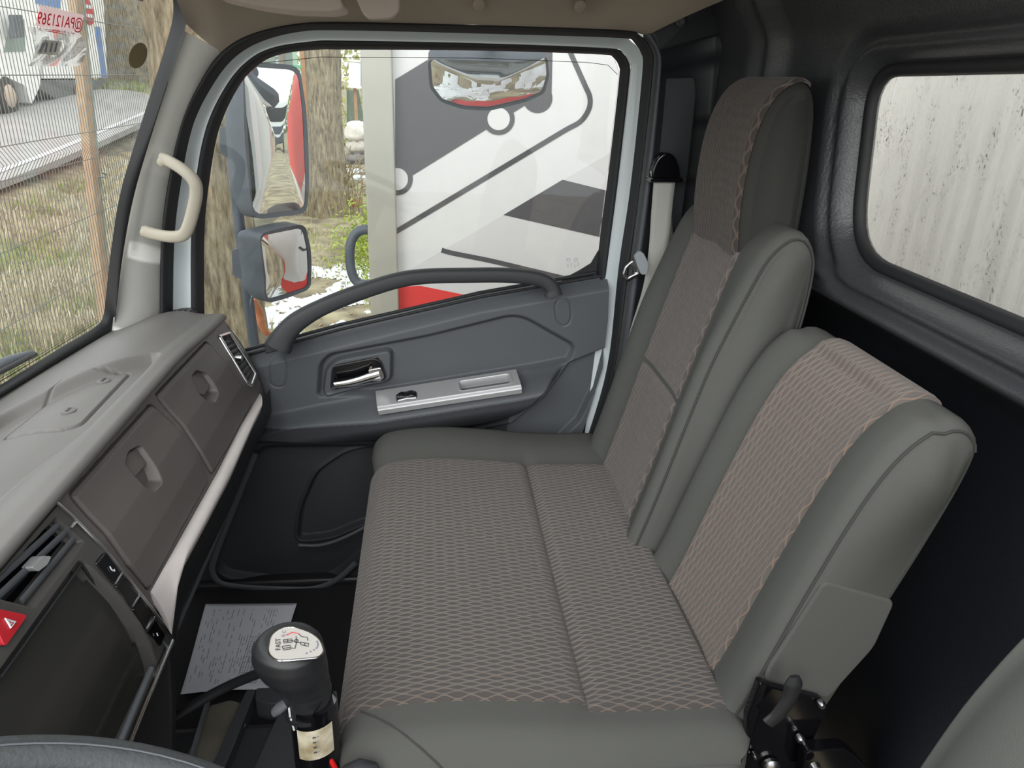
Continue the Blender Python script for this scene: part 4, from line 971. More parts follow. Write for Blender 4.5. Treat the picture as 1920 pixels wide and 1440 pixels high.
tube('shift_pattern', [on_top((555.5 + 3.5 * math.cos(a), 1204 + 3 * math.sin(a))) + tilt_n * .002 for a in np.linspace(0, 6.28, 12)[:-1]], .00045, M['inkd'], gl_, seg=5, closed=True)
L([(537, 1193), (548, 1188), (560, 1190)], M['red'], .0006)
for k in range(8):
    t = k / 7; p = on_top((596 - 14 * (t - .25) ** 2 * 2 - 14 * max(0, t - .6), 1205 + 22 * t)); tube('plate_dot', [p + tilt_n * .001, p + tilt_n * .0024], [.0011, .001], M['ink'], gl_, seg=8)
# shaft with splitter switch, label and boot
sh = [ax1 + axd * -.008, ax0 + axd * .02, ax0 - axd * .02]
tube('lever_shaft', [ax1 + np.array([.012, 0, -.05]), PX(587, 1310, y=YK), PX(597, 1420, y=YK), PX(600, 1432, y=YK), PX(602, 1470, y=YK)], [.0295, .030, .0305, .027, .024], M['gloss'], gl_, seg=32)
tube('shaft_collar', [PX(579, 1322, y=YK), PX(580, 1328, y=YK)], [.0308, .0308], M['blackpl'], gl_, seg=32)
# label wrapped on the shaft
la, lb = PX(589, 1335, y=YK), PX(594, 1388, y=YK); ld = (lb - la); 
def lab_fn(U, V):
    X = la[0] + ld[0] * V + .0312 * np.sin(U); Y = la[1] - .0312 * np.cos(U); Z = la[2] + ld[2] * V + .010 * np.sin(U) * .35
    return X, Y, Z
grid('shaft_label', lab_fn, np.linspace(-.62, .92, 24), np.linspace(0, 1, 8), M['tape'], gl_)
for k in range(4):
    U = np.array([.05, .18]); V = np.array([.22 + .17 * k] * 2); x, y, z = lab_fn(U, V)
    tube('label_print', [np.array([x[i], y[i] - .0006, z[i]]) for i in (0, 1)], .0012, M['inkd'], gl_, seg=4)
    U = np.array([.22, .30]); x, y, z = lab_fn(U, V); tube('label_print', [np.array([x[i], y[i] - .0006, z[i]]) for i in (0, 1)], .0007, M['ink'], gl_, seg=4)
tube('splitter_switch', [PX(538, 1318, y=YK - .01), PX(524, 1328, y=YK - .012), PX(514, 1336, y=YK - .012)], [.0075, .009, .007], M['trim'], gl_, seg=12, sy=.7)
for k, (a, b) in enumerate(((1328, 1344), (1348, 1356), (1360, 1369))):
    tube('shaft_marking', [PX(542 + k * 3.5, a, y=YK - .022), PX(544 + k * 3.8, b, y=YK - .022)], .0013, M['white'], gl_, seg=5)
tube('red_cable', [PX(617, 1420, y=YK - .02), PX(624, 1432, y=YK - .022), PX(634, 1450, y=YK - .02)], .0035, mat('red_cable', (215, 30, 35), .4), gl_, seg=8)
tube('lever_boot', [(ax0[0] - .01, YK, .30), (ax0[0] - .01, YK, .22), (ax0[0] - .01, YK, .10), (ax0[0] - .01, YK, .0)], [.04, .055, .085, .11], M['rubber'], gl_, seg=20)
hb_ = thing('hand_brake_knob', 'grey rounded knob at the foot of the gear lever, at the bottom edge', 'knob', PX(675, 1460, y=.70))
tube('knob_cap', [PX(644, 1468, y=.70), PX(654, 1456, y=.70), PX(675, 1449, y=.70), PX(694, 1451, y=.70), PX(706, 1466, y=.70)], [.010, .015, .017, .015, .010], M['trimd'], hb_, seg=16)
# black air hose behind the knob
ho = tube('air_hose', catmull([PX(300, 1366, y=.98), PX(336, 1340, y=.99), PX(390, 1306, y=1.0), PX(440, 1281, y=1.0), PX(490, 1261, y=.98), PX(530, 1252, y=.95), PX(560, 1270, y=.90)], 8), .0085, M['blackpl'], None, seg=12)
tag(ho, 'thick black hose curving over the paper sheet behind the gear knob', 'hose')
# engine tunnel with black cover trays
tun = thing('tunnel_cover', 'black ribbed plastic tray covering the tunnel in front of the gear lever', 'tray', (-.42, .80, 0))
box('cover_body', (-.36, .82, .10), (.40, .46, .22), M['blackpl'], tun, bev=.02)
prism('tray_wall', rounded(PXs([(463, 1292), (480, 1292), (438, 1400), (415, 1450), (392, 1450), (440, 1340)], z=.235), .006, 3), (0, 0, -.03), M['trimd'], tun, bev=.004)
prism('tray_wall', rounded(PXs([(480, 1290), (530, 1288), (540, 1320), (500, 1318), (478, 1312)], z=.235), .006, 3), (0, 0, -.04), M['trimd'], tun, bev=.004)
dusty = mat('dusty_plastic', (84, 80, 70), .8, mottle=.15, mscale=14)
prism('tray_ramp', rounded(PXs([(390, 1324), (432, 1312), (452, 1318), (436, 1352), (392, 1450), (330, 1450), (366, 1384)], z=.214), .006, 3), (0, 0, -.02), dusty, tun, bev=.004)
for k in range(2): tube('tray_rib', [PX(446 + 12 * k, 1356 + 2 * k, z=.222), PX(386 + 14 * k, 1450, z=.222)], .0035, M['trim'], tun, seg=6)
prism('tray_floor', PXs([(520, 1340), (560, 1330), (580, 1450), (470, 1450)], z=.226), (0, 0, -.01), M['trimd'], tun, bev=.003)
tube('tray_edge', [PX(392, 1306, z=.228), PX(370, 1380, z=.228), PX(352, 1440, z=.228)], .005, M['trim'], tun, seg=6)
# speckled strip of heat shield between tunnel and seat
stp = grid('heat_shield', lambda U, V: (U, V, .03 + .10 * sm(-.16, -.30, U)), np.linspace(-.32, -.10, 12), np.linspace(.55, 1.06, 12), M['speckle'], None, skirt=(0, 0, -.02))
tag(stp, 'speckled silver heat-shield mat between the gear lever and the seat', 'mat')
# printed sheet on the floor
pc_ = PXs([(386, 1135), (557, 1133), (505, 1292), (338, 1300)], z=.012)
def pap(U, V):
    p = (np.array(pc_[0]) * (1 - U[..., None]) + np.array(pc_[1]) * U[..., None]) * (1 - V[..., None]) + (np.array(pc_[3]) * (1 - U[..., None]) + np.array(pc_[2]) * U[..., None]) * V[..., None]
    return p[..., 0], p[..., 1], p[..., 2] + .006 * np.sin(U * 3) * V + .004 * np.cos(V * 4)
sheet = thing('paper_sheet', 'white printed paper sheet lying on the cab floor behind the gear lever', 'paper', (pc_[0] + pc_[2]) / 2)
ps = grid('sheet', pap, np.linspace(0, 1, 20), np.linspace(0, 1, 24), M['paper'], sheet, flip=True); ps.modifiers.new('s', 'SOLIDIFY').thickness = .0006
def onp(s, t, h=.0012): a = pap(np.array([s]), np.array([t])); return np.array([a[0][0], a[1][0], a[2][0] + h])
pv_, pf_ = [], []
def pline(s0, t0, s1, t1, w=.0007):
    a, b = onp(s0, t0), onp(s1, t1); d = b - a; n = np.cross(d, (0, 0, 1)); n /= np.linalg.norm(n) + 1e-9; k = len(pv_)
    pv_.extend([a - n * w, a + n * w, b + n * w, b - n * w]); pf_.append((k, k + 1, k + 2, k + 3))
for k in range(26):
    s = .06 + .03 * k
    if k % 7 == 5: continue
    t = .08
    while t < .9:
        l = rng.uniform(.02, .12)
        if rng.random() < .62: pline(s, t, s + .002, min(t + l, .93), .0006)
        t += l + rng.uniform(.01, .07)
for k in range(9): pline(.60 + .028 * k, .42, .60 + .028 * k, .94, .0004)
for k in range(10): pline(.60, .42 + .057 * k, .824, .42 + .057 * k, .0004)
tag(link('print', mesh(pv_, pf_), M['ink'], sheet, smooth=False), kind='stuff')
# stickers on the windscreen
def seethrough(name, col, k):
    q = NT(name); q.b.inputs['Base Color'].default_value = srgb(*col); q.b.inputs['Roughness'].default_value = .7
    t = q.n('ShaderNodeBsdfTranslucent'); t.inputs[0].default_value = srgb(*col); x = q.n('ShaderNodeMixShader'); x.inputs[0].default_value = k
    q.l(q.b.outputs[0], x.inputs[1]); q.l(t.outputs[0], x.inputs[2]); q.l(x.outputs[0], q.out.inputs['Surface']); return q.m
osm = seethrough('olive_sticker', (150, 140, 112), .35)
ov = [WPX(259 + 17 * math.cos(a) * 1 + 3.5 * math.sin(a) * 1.2, 104 - 24 * math.sin(a), .004) for a in np.linspace(0, 2 * math.pi, 40)[:-1]]
o = prism('round_sticker', ov, (-.001, 0, 0), osm, None)
tag(o, 'olive brown oval sticker near the upper corner of the windscreen', 'sticker')
bag = thing('number_tag_bag', 'clear plastic bag with red lettered number tag stuck on the windscreen', 'bag', WPX(100, 120, .006))
tagp = [WPX(u, v, .008) for u, v in [(76, 10), (158, 28), (148, 64), (66, 48)]]
tq = NT('tag_paper'); tq.b.inputs['Base Color'].default_value = srgb(250, 232, 234); tq.b.inputs['Roughness'].default_value = .7
t_ = tq.n('ShaderNodeBsdfTranslucent'); t_.inputs[0].default_value = (.9, .8, .8, 1); tm = tq.n('ShaderNodeMixShader'); tm.inputs[0].default_value = .6
tq.l(tq.b.outputs[0], tm.inputs[1]); tq.l(t_.outputs[0], tm.inputs[2]); tq.l(tm.outputs[0], tq.out.inputs['Surface'])
prism('number_tag', tagp, (-.0006, 0, 0), tq.m, bag)
rt = seethrough('tag_red', (226, 70, 96), .7)
a, b = WPX(154, 56, .010), WPX(68, 44, .010)
nrm = np.cross(np.array(tagp[1]) - tagp[0], np.array(tagp[3]) - tagp[0]); nrm = nrm if nrm[0] < 0 else -nrm
text('tag_number', '@PA121369', a, b - a, nrm, np.linalg.norm(b - a) / 5.2, rt, bag)
for k in range(2): tube('tag_rule', [WPX(148, 57 + 3 * k + 8, .009), WPX(68, 46 + 3 * k + 6, .009)], .0006, rt, bag, seg=4)
prism('code_label', [WPX(u, v, .008) for u, v in [(75, 74), (117, 78), (109, 104), (65, 100)]], (-.0006, 0, 0), seethrough('code_label', (206, 204, 198), .6), bag)
for k in range(4):
    tube('label_rule', [WPX(80 + k * 9, 80, .010), WPX(76 + k * 9, 98, .010)], .0012, M['ink'], bag, seg=4)
cq = glass_mat('clear_film', (.97, .96, .95), dirt=.5)
def film(U, V):
    P = np.array([[WPX(52 + 96 * a + 14 * math.sin(3 * b), 50 + 74 * b + 10 * a * (1 - b), .010 + .005 * math.sin(a * 9 + b * 4) * math.sin(b * 3.1)) for b in np.linspace(0, 1, 14)] for a in np.linspace(0, 1, 18)])
    return P[..., 0], P[..., 1], P[..., 2]
grid('clear_film', film, np.linspace(0, 1, 18), np.linspace(0, 1, 14), cq, bag)
# ------------------------------------------------------------------ outside the cab
def vnoise(x, y, seed=0):
    r = np.random.default_rng(seed); T = r.random((64, 64))
    xi, yi = np.floor(x).astype(int), np.floor(y).astype(int); fx_, fy_ = x - xi, y - yi
    fx_ = fx_ * fx_ * (3 - 2 * fx_); fy_ = fy_ * fy_ * (3 - 2 * fy_)
    g = lambda a, b: T[a % 64, b % 64]
    return (g(xi, yi) * (1 - fx_) + g(xi + 1, yi) * fx_) * (1 - fy_) + (g(xi, yi + 1) * (1 - fx_) + g(xi + 1, yi + 1) * fx_) * fy_
def fbm(x, y, s=0): return vnoise(x, y, s) * .5 + vnoise(x * 2.1, y * 2.1, s + 1) * .28 + vnoise(x * 4.3, y * 4.3, s + 2) * .22
XROAD = 6.8
def H(x, y):
    x = np.asarray(x, float); y = np.asarray(y, float)
    h = -.92 + .62 * sm(3.2, 8.0, -x) + 1.0 * sm(9, 24, y) * sm(3.0, 8.0, -x)
    return h + .10 * (fbm(x * 1.3, y * 1.3, 3) - .5) * (1 - sm(XROAD - 1.2, XROAD - .2, -x))
def GPX(u, v):
    d = F_ + R_ * (u - 960) / FPX + U_ * (720 - v) / FPX; t = .5
    for _ in range(6000):
        p = CAM + d * t
        if p[2] < float(H(p[0], p[1])): break
        t += .02 + .004 * t
    return p
gmat = mat('earth', (106, 95, 79), .95, grain=0, mottle=.0, col2=(160, 150, 122), mscale=3)
gx = np.concatenate([np.linspace(-45, -12, 25), np.linspace(-12, 4, 150)[1:], np.linspace(4, 45, 30)[1:]])
gy = np.concatenate([np.linspace(-12, .5, 15), np.linspace(.5, 24, 150)[1:], np.linspace(24, 70, 20)[1:]])
structure(grid('ground', lambda U, V: (U, V, H(U, V)), gx, gy, gmat))
asph = mat('asphalt', (154, 153, 151), .8, mottle=.06, mscale=2)
XE = float(GPX(0, 370)[0]); YE = float(GPX(232, 170)[1]); print('road edge', XE, 'end', YE)
structure(grid('road', lambda U, V: (U, V, H(np.minimum(U, -XROAD - .2), V) + .015), np.linspace(XE - 9, XE, 40), np.linspace(2, YE, 80), asph, skirt=(0, 0, -.1)))
structure(grid('road_line', lambda U, V: (U, V, H(np.minimum(U, -XROAD - .2), V) + .03), np.linspace(XE - .42, XE - .30, 3), np.linspace(2, YE, 60), M['white'], skirt=(0, 0, -.01)))
# grass: dry and green blades
def blades(name, n, xr, yr, keep, hmin, hmax, wid, m, label, cat, greenf, lean=.6):
    x = rng.uniform(*xr, n * 2); y = rng.uniform(*yr, n * 2); k = keep(x, y) > rng.random(n * 2); x, y = x[k][:n], y[k][:n]; n = len(x)
    z = H(x, y) - .005; a = rng.uniform(0, 2 * math.pi, n); h = rng.uniform(hmin, hmax, n); le = rng.uniform(.1, 1, n) * lean * h; b = rng.uniform(0, 2 * math.pi, n)
    w = wid * (1 + .12 * np.hypot(x, y))
    ca, sa = np.cos(a) * w, np.sin(a) * w; lx, ly = np.cos(b) * le, np.sin(b) * le
    v = np.empty((n, 5, 3)); base = np.stack([x, y, z], -1)
    v[:, 0] = base + np.stack([-ca, -sa, 0 * x], -1); v[:, 1] = base + np.stack([ca, sa, 0 * x], -1)
    mid_ = base + np.stack([lx * .35, ly * .35, h * .6], -1)
    v[:, 2] = mid_ + np.stack([ca, sa, 0 * x], -1) * .8; v[:, 3] = mid_ - np.stack([ca, sa, 0 * x], -1) * .8
    v[:, 4] = base + np.stack([lx, ly, h], -1)
    i = np.arange(n)[:, None] * 5; q = np.concatenate([i + np.array([[0, 1, 2, 3]])], 0).tolist(); t = (i + np.array([[3, 2, 4]])).tolist()
    g = np.clip(greenf(x, y) + rng.normal(0, .16, n), 0, 1); uv = np.stack([np.repeat(g, 5), np.tile([0, 0, .6, .6, 1], n)], -1)
    o = link(name, mesh(v.reshape(-1, 3), q + t, uv), m, None, smooth=False)
    return tag(o, label, cat, kind='stuff')
gq_ = NT('grass_blades'); uvn = gq_.n('ShaderNodeUVMap'); s3 = gq_.n('ShaderNodeSeparateXYZ'); gq_.l(uvn.outputs[0], s3.inputs[0]); rr_ = gq_.n('ShaderNodeValToRGB')
rr_.color_ramp.elements[0].color = srgb(186, 178, 154); rr_.color_ramp.elements[1].color = srgb(136, 150, 88)
e_ = rr_.color_ramp.elements.new(.45); e_.color = srgb(160, 152, 122)
gq_.l(s3.outputs['X'], rr_.inputs[0]); gq_.l(rr_.outputs[0], gq_.b.inputs['Base Color']); gq_.b.inputs['Roughness'].default_value = .8
blades('verge_grass', 46000, (-8.5, -.8), (2.2, 15), lambda x, y: (x > XE + .25) * np.exp(-np.hypot(x, y) / 9) * (x < -.9 - .05 * y) * (x < -.36 * y) * 1.4, .05, .20, .0035, gq_.m, 'dry straw and green grass on the verge in front of the windscreen', 'grass', lambda x, y: sm(.48, .62, fbm(x * .9, y * .9, 11)) * .9)
blades('far_grass', 5000, (-16, -6.0), (YE, YE + 3.5), lambda x, y: 1.0 + 0 * x, .06, .2, .006, gq_.m, 'strip of bright green grass at the foot of the big tree across the road', 'grass', lambda x, y: .9 + 0 * x)
blades('yard_grass', 9000, (-3.2, 1.2), (3.0, 13), lambda x, y: sm(.50, .62, fbm(x * 1.6, y * 1.6, 31)) * sm(5, 7, y), .03, .14, .003, gq_.m, 'thin grass growing between the snow patches beside the cab', 'grass', lambda x, y: .35 + .5 * fbm(x * 2, y * 2, 5))
# leaf litter and melting snow between the trees
snow = mat('old_snow', (204, 206, 208), .7, grain=.5, gscale=60, mottle=.05, mscale=20)
sx_, sy_ = np.linspace(-3.4, 2.5, 260), np.linspace(2.2, 9.5, 330)
def snowh(U, V): return (fbm(U * 2.3, V * 1.7, 21) - .40 - .10 * sm(5.2, 8.5, V)) * .30 - .05 * sm(-.35, -.1, U) + .035 * (fbm(U * 9, V * 7, 41) - .5) + .02 * (vnoise(U * 30, V * 22, 43) - .5)
tag(grid('snow_patch', lambda U, V: (U, V, H(U, V) + np.clip(snowh(U, V), -.01, .10)), sx_, sy_, snow, keep=lambda U, V: (snowh(U, V) > -.004) & (U > -.235 * V)), 'patchy melting white snow on the ground beside the passenger door', 'snow', kind='stuff')
lv_ = rng.uniform(0, 1, (2600, 2)); lx, ly = lv_[:, 0] * 4.5 - 3.3, 2.5 + lv_[:, 1] * 9; lz = H(lx, ly) + np.clip(snowh(lx, ly), 0, .1) + .006
vv, ff = [], []
for i in range(len(lx)):
    a = rng.uniform(0, 6.28); s = rng.uniform(.012, .035); b = len(vv); c, sn = math.cos(a) * s, math.sin(a) * s
    vv += [(lx[i] - c, ly[i] - sn, lz[i]), (lx[i] + sn * .5, ly[i] - c * .5, lz[i] + .008), (lx[i] + c, ly[i] + sn, lz[i] + rng.uniform(0, .02)), (lx[i] - sn * .5, ly[i] + c * .5, lz[i])]; ff.append((b, b + 1, b + 2, b + 3))
tag(link('leaf_litter', mesh(vv, ff), mat('dead_leaves', (112, 92, 72), .9, col2=(150, 124, 96), mscale=4), None, smooth=False), 'brown dead leaves scattered over the snow patches', 'leaves', kind='stuff')

# wire mesh fence in front of the truck
XF = -2.4
fence = thing('wire_mesh_fence', 'wire mesh fence with V-bent wires and tan post beyond the windscreen', 'fence', (XF, 6, -.9))
wm = mat('galvanised_wire', (112, 116, 112), .5, metal=.3)
fy = np.arange(2.6, 15.0, .042); prof = [(-.95, 0), (.655, 0), (.745, .055), (.835, 0), (1.95, 0)]
hw = [(.655, 0), (.835, 0), (.28, 0), (1.21, 0), (1.57, 0), (-.12, 0), (-.5, 0), (-.85, 0), (1.93, 0)]
wv, wf = [], []
def addbar(pts, r, wv, wf):
    b0 = len(wv)
    for i, p in enumerate(pts):
        t = np.array(pts[min(i + 1, len(pts) - 1)]) - np.array(pts[max(i - 1, 0)]); t = t / np.linalg.norm(t); a = np.cross(t, (1, 0, .01)); a /= np.linalg.norm(a); c = np.cross(t, a)
        for k in range(4): th = k * math.pi / 2; wv.append(np.array(p) + r * (a * math.cos(th) + c * math.sin(th)))
    for i in range(len(pts) - 1):
        for k in range(4): l = (k + 1) % 4; wf.append((b0 + i * 4 + k, b0 + i * 4 + l, b0 + i * 4 + 4 + l, b0 + i * 4 + 4 + k))
for y in fy: addbar([(XF + dx, y + rng.normal(0, .0015), z) for z, dx in prof], .0026, wv, wf)
for z, dx in hw: addbar([(XF + dx + .004, fy[0], z), (XF + dx + .004, fy[-1], z)], .003, wv, wf)
tag(link('mesh_wires', mesh(wv, wf), wm, fence), kind='stuff')
pt0, pt1 = PX(141, 0, x=XF - .05), PX(199, 620, x=XF - .05)
pdv = (pt1 - pt0) / np.linalg.norm(pt1 - pt0); pb_ = pt1 + pdv * .55
fpost = prism('fence_post', [pb_ + np.array([a, b, 0]) for a, b in ((-.03, -.055), (.03, -.055), (.03, .055), (-.03, .055))], tuple(pt0 - pdv * .25 - pb_), mat('tan_post', (168, 142, 114), .75, mottle=.12, mscale=9), fence, bev=.004)
prism('post_side', [pb_ + np.array([a, b, 0]) for a, b in ((-.035, .055), (.032, .055), (.032, .085), (-.035, .085))], tuple(pt0 - pdv * .25 - pb_), mat('grey_green_steel', (132, 150, 142), .5), fence, bev=.003)
tw = PX(182, 328, x=XF - .02)
tube('tie_wire', [tw + np.array([.04, -.10, .0]), tw + np.array([.05, .0, -.015]), tw + np.array([.04, .09, -.012]), tw + np.array([0, .11, 0])], .006, wm, fence, seg=6)

# trees
bark = NT('bark'); co = bark.n('ShaderNodeTexCoord'); mp = bark.n('ShaderNodeMapping'); mp.inputs['Scale'].default_value = (1, 1, .22)
bark.l(co.outputs['Object'], mp.inputs[0]); nz = bark.n('ShaderNodeTexNoise'); nz.inputs['Scale'].default_value = 26; nz.inputs['Detail'].default_value = 8; nz.inputs['Roughness'].default_value = .7; bark.l(mp.outputs[0], nz.inputs['Vector'])
rp_ = bark.n('ShaderNodeValToRGB'); rp_.color_ramp.elements[0].position = .36; rp_.color_ramp.elements[1].position = .66
rp_.color_ramp.elements[0].color = srgb(84, 72, 56); rp_.color_ramp.elements[1].color = srgb(164, 152, 126); bark.l(nz.outputs['Fac'], rp_.inputs[0]); bark.l(rp_.outputs[0], bark.b.inputs['Base Color'])
bp = bark.n('ShaderNodeBump'); bp.inputs['Distance'].default_value = .03; bp.inputs['Strength'].default_value = .9; bark.l(nz.outputs['Fac'], bp.inputs['Height']); bark.l(bp.outputs[0], bark.b.inputs['Normal']); bark.b.inputs['Roughness'].default_value = .95
def tree(label, base, top, r0, r1, seed, ridge=.06, branches=()):
    base = np.array(base, float); top = np.array(top, float)
    t_ = thing('tree_trunk', label, 'tree', base)
    ax = (top - base)
    def fn(U, V):
        r = r0 * (1 - V) + r1 * V + r0 * .35 * np.exp(-V * np.linalg.norm(ax) / (r0 * 2.2))
        n = vnoise(np.cos(U) * 5 + 20, V * 14 + np.sin(U) * 5 + 20, seed) - .5 + .8 * (vnoise(np.cos(U) * 11 + 40, V * 40 + np.sin(U) * 11 + 40, seed + 1) - .5)
        r = r * (1 + ridge * 2 * n)
        return base[0] + ax[0] * V + r * np.cos(U), base[1] + ax[1] * V + r * np.sin(U), base[2] - .1 + ax[2] * V
    grid('trunk', fn, np.linspace(0, 2 * math.pi, 73)[:-1], np.linspace(0, 1, 160), bark.m, t_, closed_u=True)
    for b in branches: tube('branch', catmull(b, 6), list(np.linspace(.03, .008, len(catmull(b, 6)))), bark.m, t_, seg=8)
    return t_
c = PX(412, 400, y=3.7); tree('tree trunk close to the cab, between the windscreen pillar and the mirror arm', (c[0] - .02, 3.7, float(H(c[0], 3.7))), (c[0] - .08, 3.75, 5.2), .195, .15, 3)
c = GPX(618, 405); tree('rough tree trunk standing between the green fence and the tall pale post', c, (c[0] + .12, c[1], 6), .27, .22, 9)
c = GPX(266, 161); print('far tree', c); tree('thick old tree trunk across the road, seen at the top of the windscreen', c, (c[0], c[1], 9), .80, .7, 14, ridge=.05)
# twigs at the foot of the second trunk
tv_, tf_ = [], []
c2 = GPX(620, 400)
for k in range(130):
    x, y = c2[0] + rng.normal(0, .45), c2[1] - .25 + rng.normal(0, .35); z = float(H(x, y)); h = rng.uniform(.3, 1.1)
    addbar([(x, y, z), (x + rng.normal(0, .1), y + rng.normal(0, .1), z + h * .6), (x + rng.normal(0, .25), y + rng.normal(0, .2), z + h)], .006, tv_, tf_)
tag(link('dry_twigs', mesh(tv_, tf_), mat('twig', (142, 126, 92), .9), None), 'thin dry twigs standing round the foot of the trunk by the green fence', 'twigs', kind='stuff')
# shrub behind the pale post
c = PX(672, 470, y=5.6); shr = thing('shrub', 'bright yellow-green shrub growing behind the tall pale post', 'shrub', (c[0], c[1], float(H(c[0], c[1]))))
vv, ff = [], []
for i in range(3200):
    p = np.array([c[0] + .10, c[1], c[2]]) + rng.normal(0, 1, 3) * np.array([.13, .15, .15]); s = rng.uniform(.006, .016); a = rng.normal(0, 1, 3); a /= np.linalg.norm(a); b = np.cross(a, rng.normal(0, 1, 3)); b /= np.linalg.norm(b); k = len(vv)
    vv += [p - a * s * 1.6, p + b * s * .5, p + a * s * 1.6, p - b * s * .5]; ff.append((k, k + 1, k + 2, k + 3))
tag(link('foliage', mesh(vv, ff), mat('shrub_leaf', (168, 182, 62), .6, col2=(120, 140, 50), mscale=9), shr, smooth=False), kind='stuff')
tube('stem', [(c[0] + .1, c[1], float(H(c[0], c[1])) - .02), (c[0] + .1, c[1], c[2])], .012, bark.m, shr, seg=8)
# green sheet fence in the background
YG = 15.5
gf = thing('green_sheet_fence', 'translucent green sheet fence on rusty posts behind the trees', 'fence', PX(560, 300, y=YG))
gm = mat('green_sheet', (126, 158, 140), .35, col2=(150, 176, 158), mscale=2); gm2 = mat('green_sheet_bright', (92, 160, 128), .35)
px_ = [446, 490, 536, 574, 601, 640]
for i in range(len(px_) - 1):
    a, b = PX(px_[i] + 3, 330, y=YG), PX(px_[i + 1] - 2, 330, y=YG)
    prism('sheet', [(a[0], YG, -.85), (b[0], YG, -.85), (b[0], YG, 3.0), (a[0], YG, 3.0)], (0, .02, 0), gm if i != 4 else gm2, gf)
for u in px_[:-1]:
    a = PX(u, 200, y=YG - .06); box('fence_post', (a[0], YG - .06, 1.0), (.075 if u != 490 else .11, .06, 4.2), mat('rusty_post', (158, 116, 82), .8, mottle=.1) if u == 446 else D.materials['rusty_post'], gf, bev=.006)
for z in (1.35, .62, -.1): box('fence_rail', ((PX(446, 200, y=YG)[0] + PX(604, 200, y=YG)[0]) / 2, YG - .03, z), (PX(604, 200, y=YG)[0] - PX(446, 200, y=YG)[0], .03, .06), D.materials['green_sheet_bright'], gf, bev=.005)
# utility lamp, sacks and rubble beyond the trunk
RB = GPX(668, 303); YU = float(RB[1]) + .6; RS = (YU - .6) / 8.6; print('rubble', RB)
ub = thing('utility_box', 'pale grey wall cylinder with box beside the far tree trunk, top of the window', 'utility box', PX(668, 168, y=YU))
a0, a1 = PX(665, 165, y=YU), PX(665, 112, y=YU)
tube('cylinder_body', [a0, a0 + (a1 - a0) * .06, a0 + (a1 - a0) * .1, a0 + (a1 - a0) * .9, a0 + (a1 - a0) * .93, a1], [.075 * RS] * 2 + [.064 * RS] * 2 + [.075 * RS] * 2, M['white'], ub, seg=24)
prism('side_box', PXs([(671, 116), (683, 116), (683, 163), (671, 163)], y=YU + .1), (0, .15, 0), mat('box_grey_green', (172, 182, 172), .6), ub, bev=.01)
prism('cover', PXs([(672, 122), (674, 132), (675, 150), (672, 160)], y=YU - .06), (0, .08, 0), M['housing'], ub, bev=.004)
tp = thing('tarpaulin', 'dark green tarpaulin hanging below the pale utility box', 'tarpaulin', PX(665, 230, y=YU + .6))
def tarp(U, V): p0, p1, p2, p3 = [np.array(q) for q in PXs([(650, 168), (672, 168), (684, 232), (650, 232)], y=YU + .6)]; P = (p0 * (1 - U[..., None]) + p1 * U[..., None]) * (1 - V[..., None]) + (p3 * (1 - U[..., None]) + p2 * U[..., None]) * V[..., None]; return P[..., 0], P[..., 1] + .04 * np.sin(U * 9), P[..., 2]
box('box_post', (a0[0], YU + .1, .1), (.08, .08, 2.4), D.materials['rusty_post'], ub, bev=.006)
grid('sheet', tarp, np.linspace(0, 1, 24), np.linspace(0, 1, 16), mat('tarp_green', (92, 106, 88), .8, mottle=.15, mscale=12), tp).modifiers.new('s', 'SOLIDIFY').thickness = .01
def lump(name, label, cat, c, s, m, seed, flat=.6):
    c = np.array(c, float)
    def fn(U, V):
        d = np.stack([np.cos(U) * np.sin(V), np.sin(U) * np.sin(V), np.cos(V)], -1); sq = np.abs(d) ** .75 * np.sign(d)
        n = .82 + .36 * (vnoise(np.cos(U) * 2.1 + 9, V * 2.4 + np.sin(U) * 2.1 + 9, seed))
        P = sq * n[..., None] * np.array(s) / 2; return c[0] + P[..., 0], c[1] + P[..., 1], c[2] + P[..., 2]
    o = grid(name, fn, np.linspace(0, 2 * math.pi, 33)[:-1], np.linspace(0.001, math.pi - .001, 20), m, None, closed_u=True); return tag(o, label, cat)
yy = float(RB[1])
lump('rubble_sack', 'white crumpled sack on top of the rubble beyond the far trunk', 'sack', PX(670, 247, y=yy), (.26 * RS, .22 * RS, .21 * RS), mat('sack_white', (206, 200, 192), .8, mottle=.08, mscale=15), 3)
lump('rubble_sack', 'grey sack lying under the white crumpled sack', 'sack', PX(670, 277, y=yy - .1), (.24 * RS, .25 * RS, .14 * RS), mat('sack_grey', (168, 160, 150), .85, mottle=.1, mscale=15), 5)
lump('concrete_block', 'dark grey concrete block at the bottom of the rubble by the pale post', 'block', PX(668, 296, y=yy - .2), (.22 * RS, .3 * RS, .10 * RS), mat('concrete_dark', (112, 106, 102), .9, mottle=.1), 8)
lump('brick', 'single orange-brown brick on the leafy ground beside the trunk', 'brick', GPX(664, 388) + np.array([0, 0, .05]), (.19, .19, .15), mat('brick_orange', (164, 104, 62), .9, mottle=.1), 9)
for k, (u, v) in enumerate(((660, 322), (676, 336))): lump('snow_lump', ['small white snow lump below the rubble beside the trunk', 'low white snow lump closest to the pale post below the rubble'][k], 'snow', GPX(u, v), (.44, .5, .16), snow, 12 + k)
br_o = tube('fallen_branch', catmull([PX(472, 560, y=3.0), PX(486, 585, y=3.05), PX(492, 612, y=3.1), PX(508, 628, y=3.15), PX(560, 634, y=3.2)], 6), [.016] * 12 + list(np.linspace(.016, .007, 13)), mat('red_brown_wood', (176, 112, 76), .85, mottle=.2, mscale=20), None, seg=9)
tag(br_o, 'reddish brown fallen branch on the snow beside the mirror pole', 'branch')

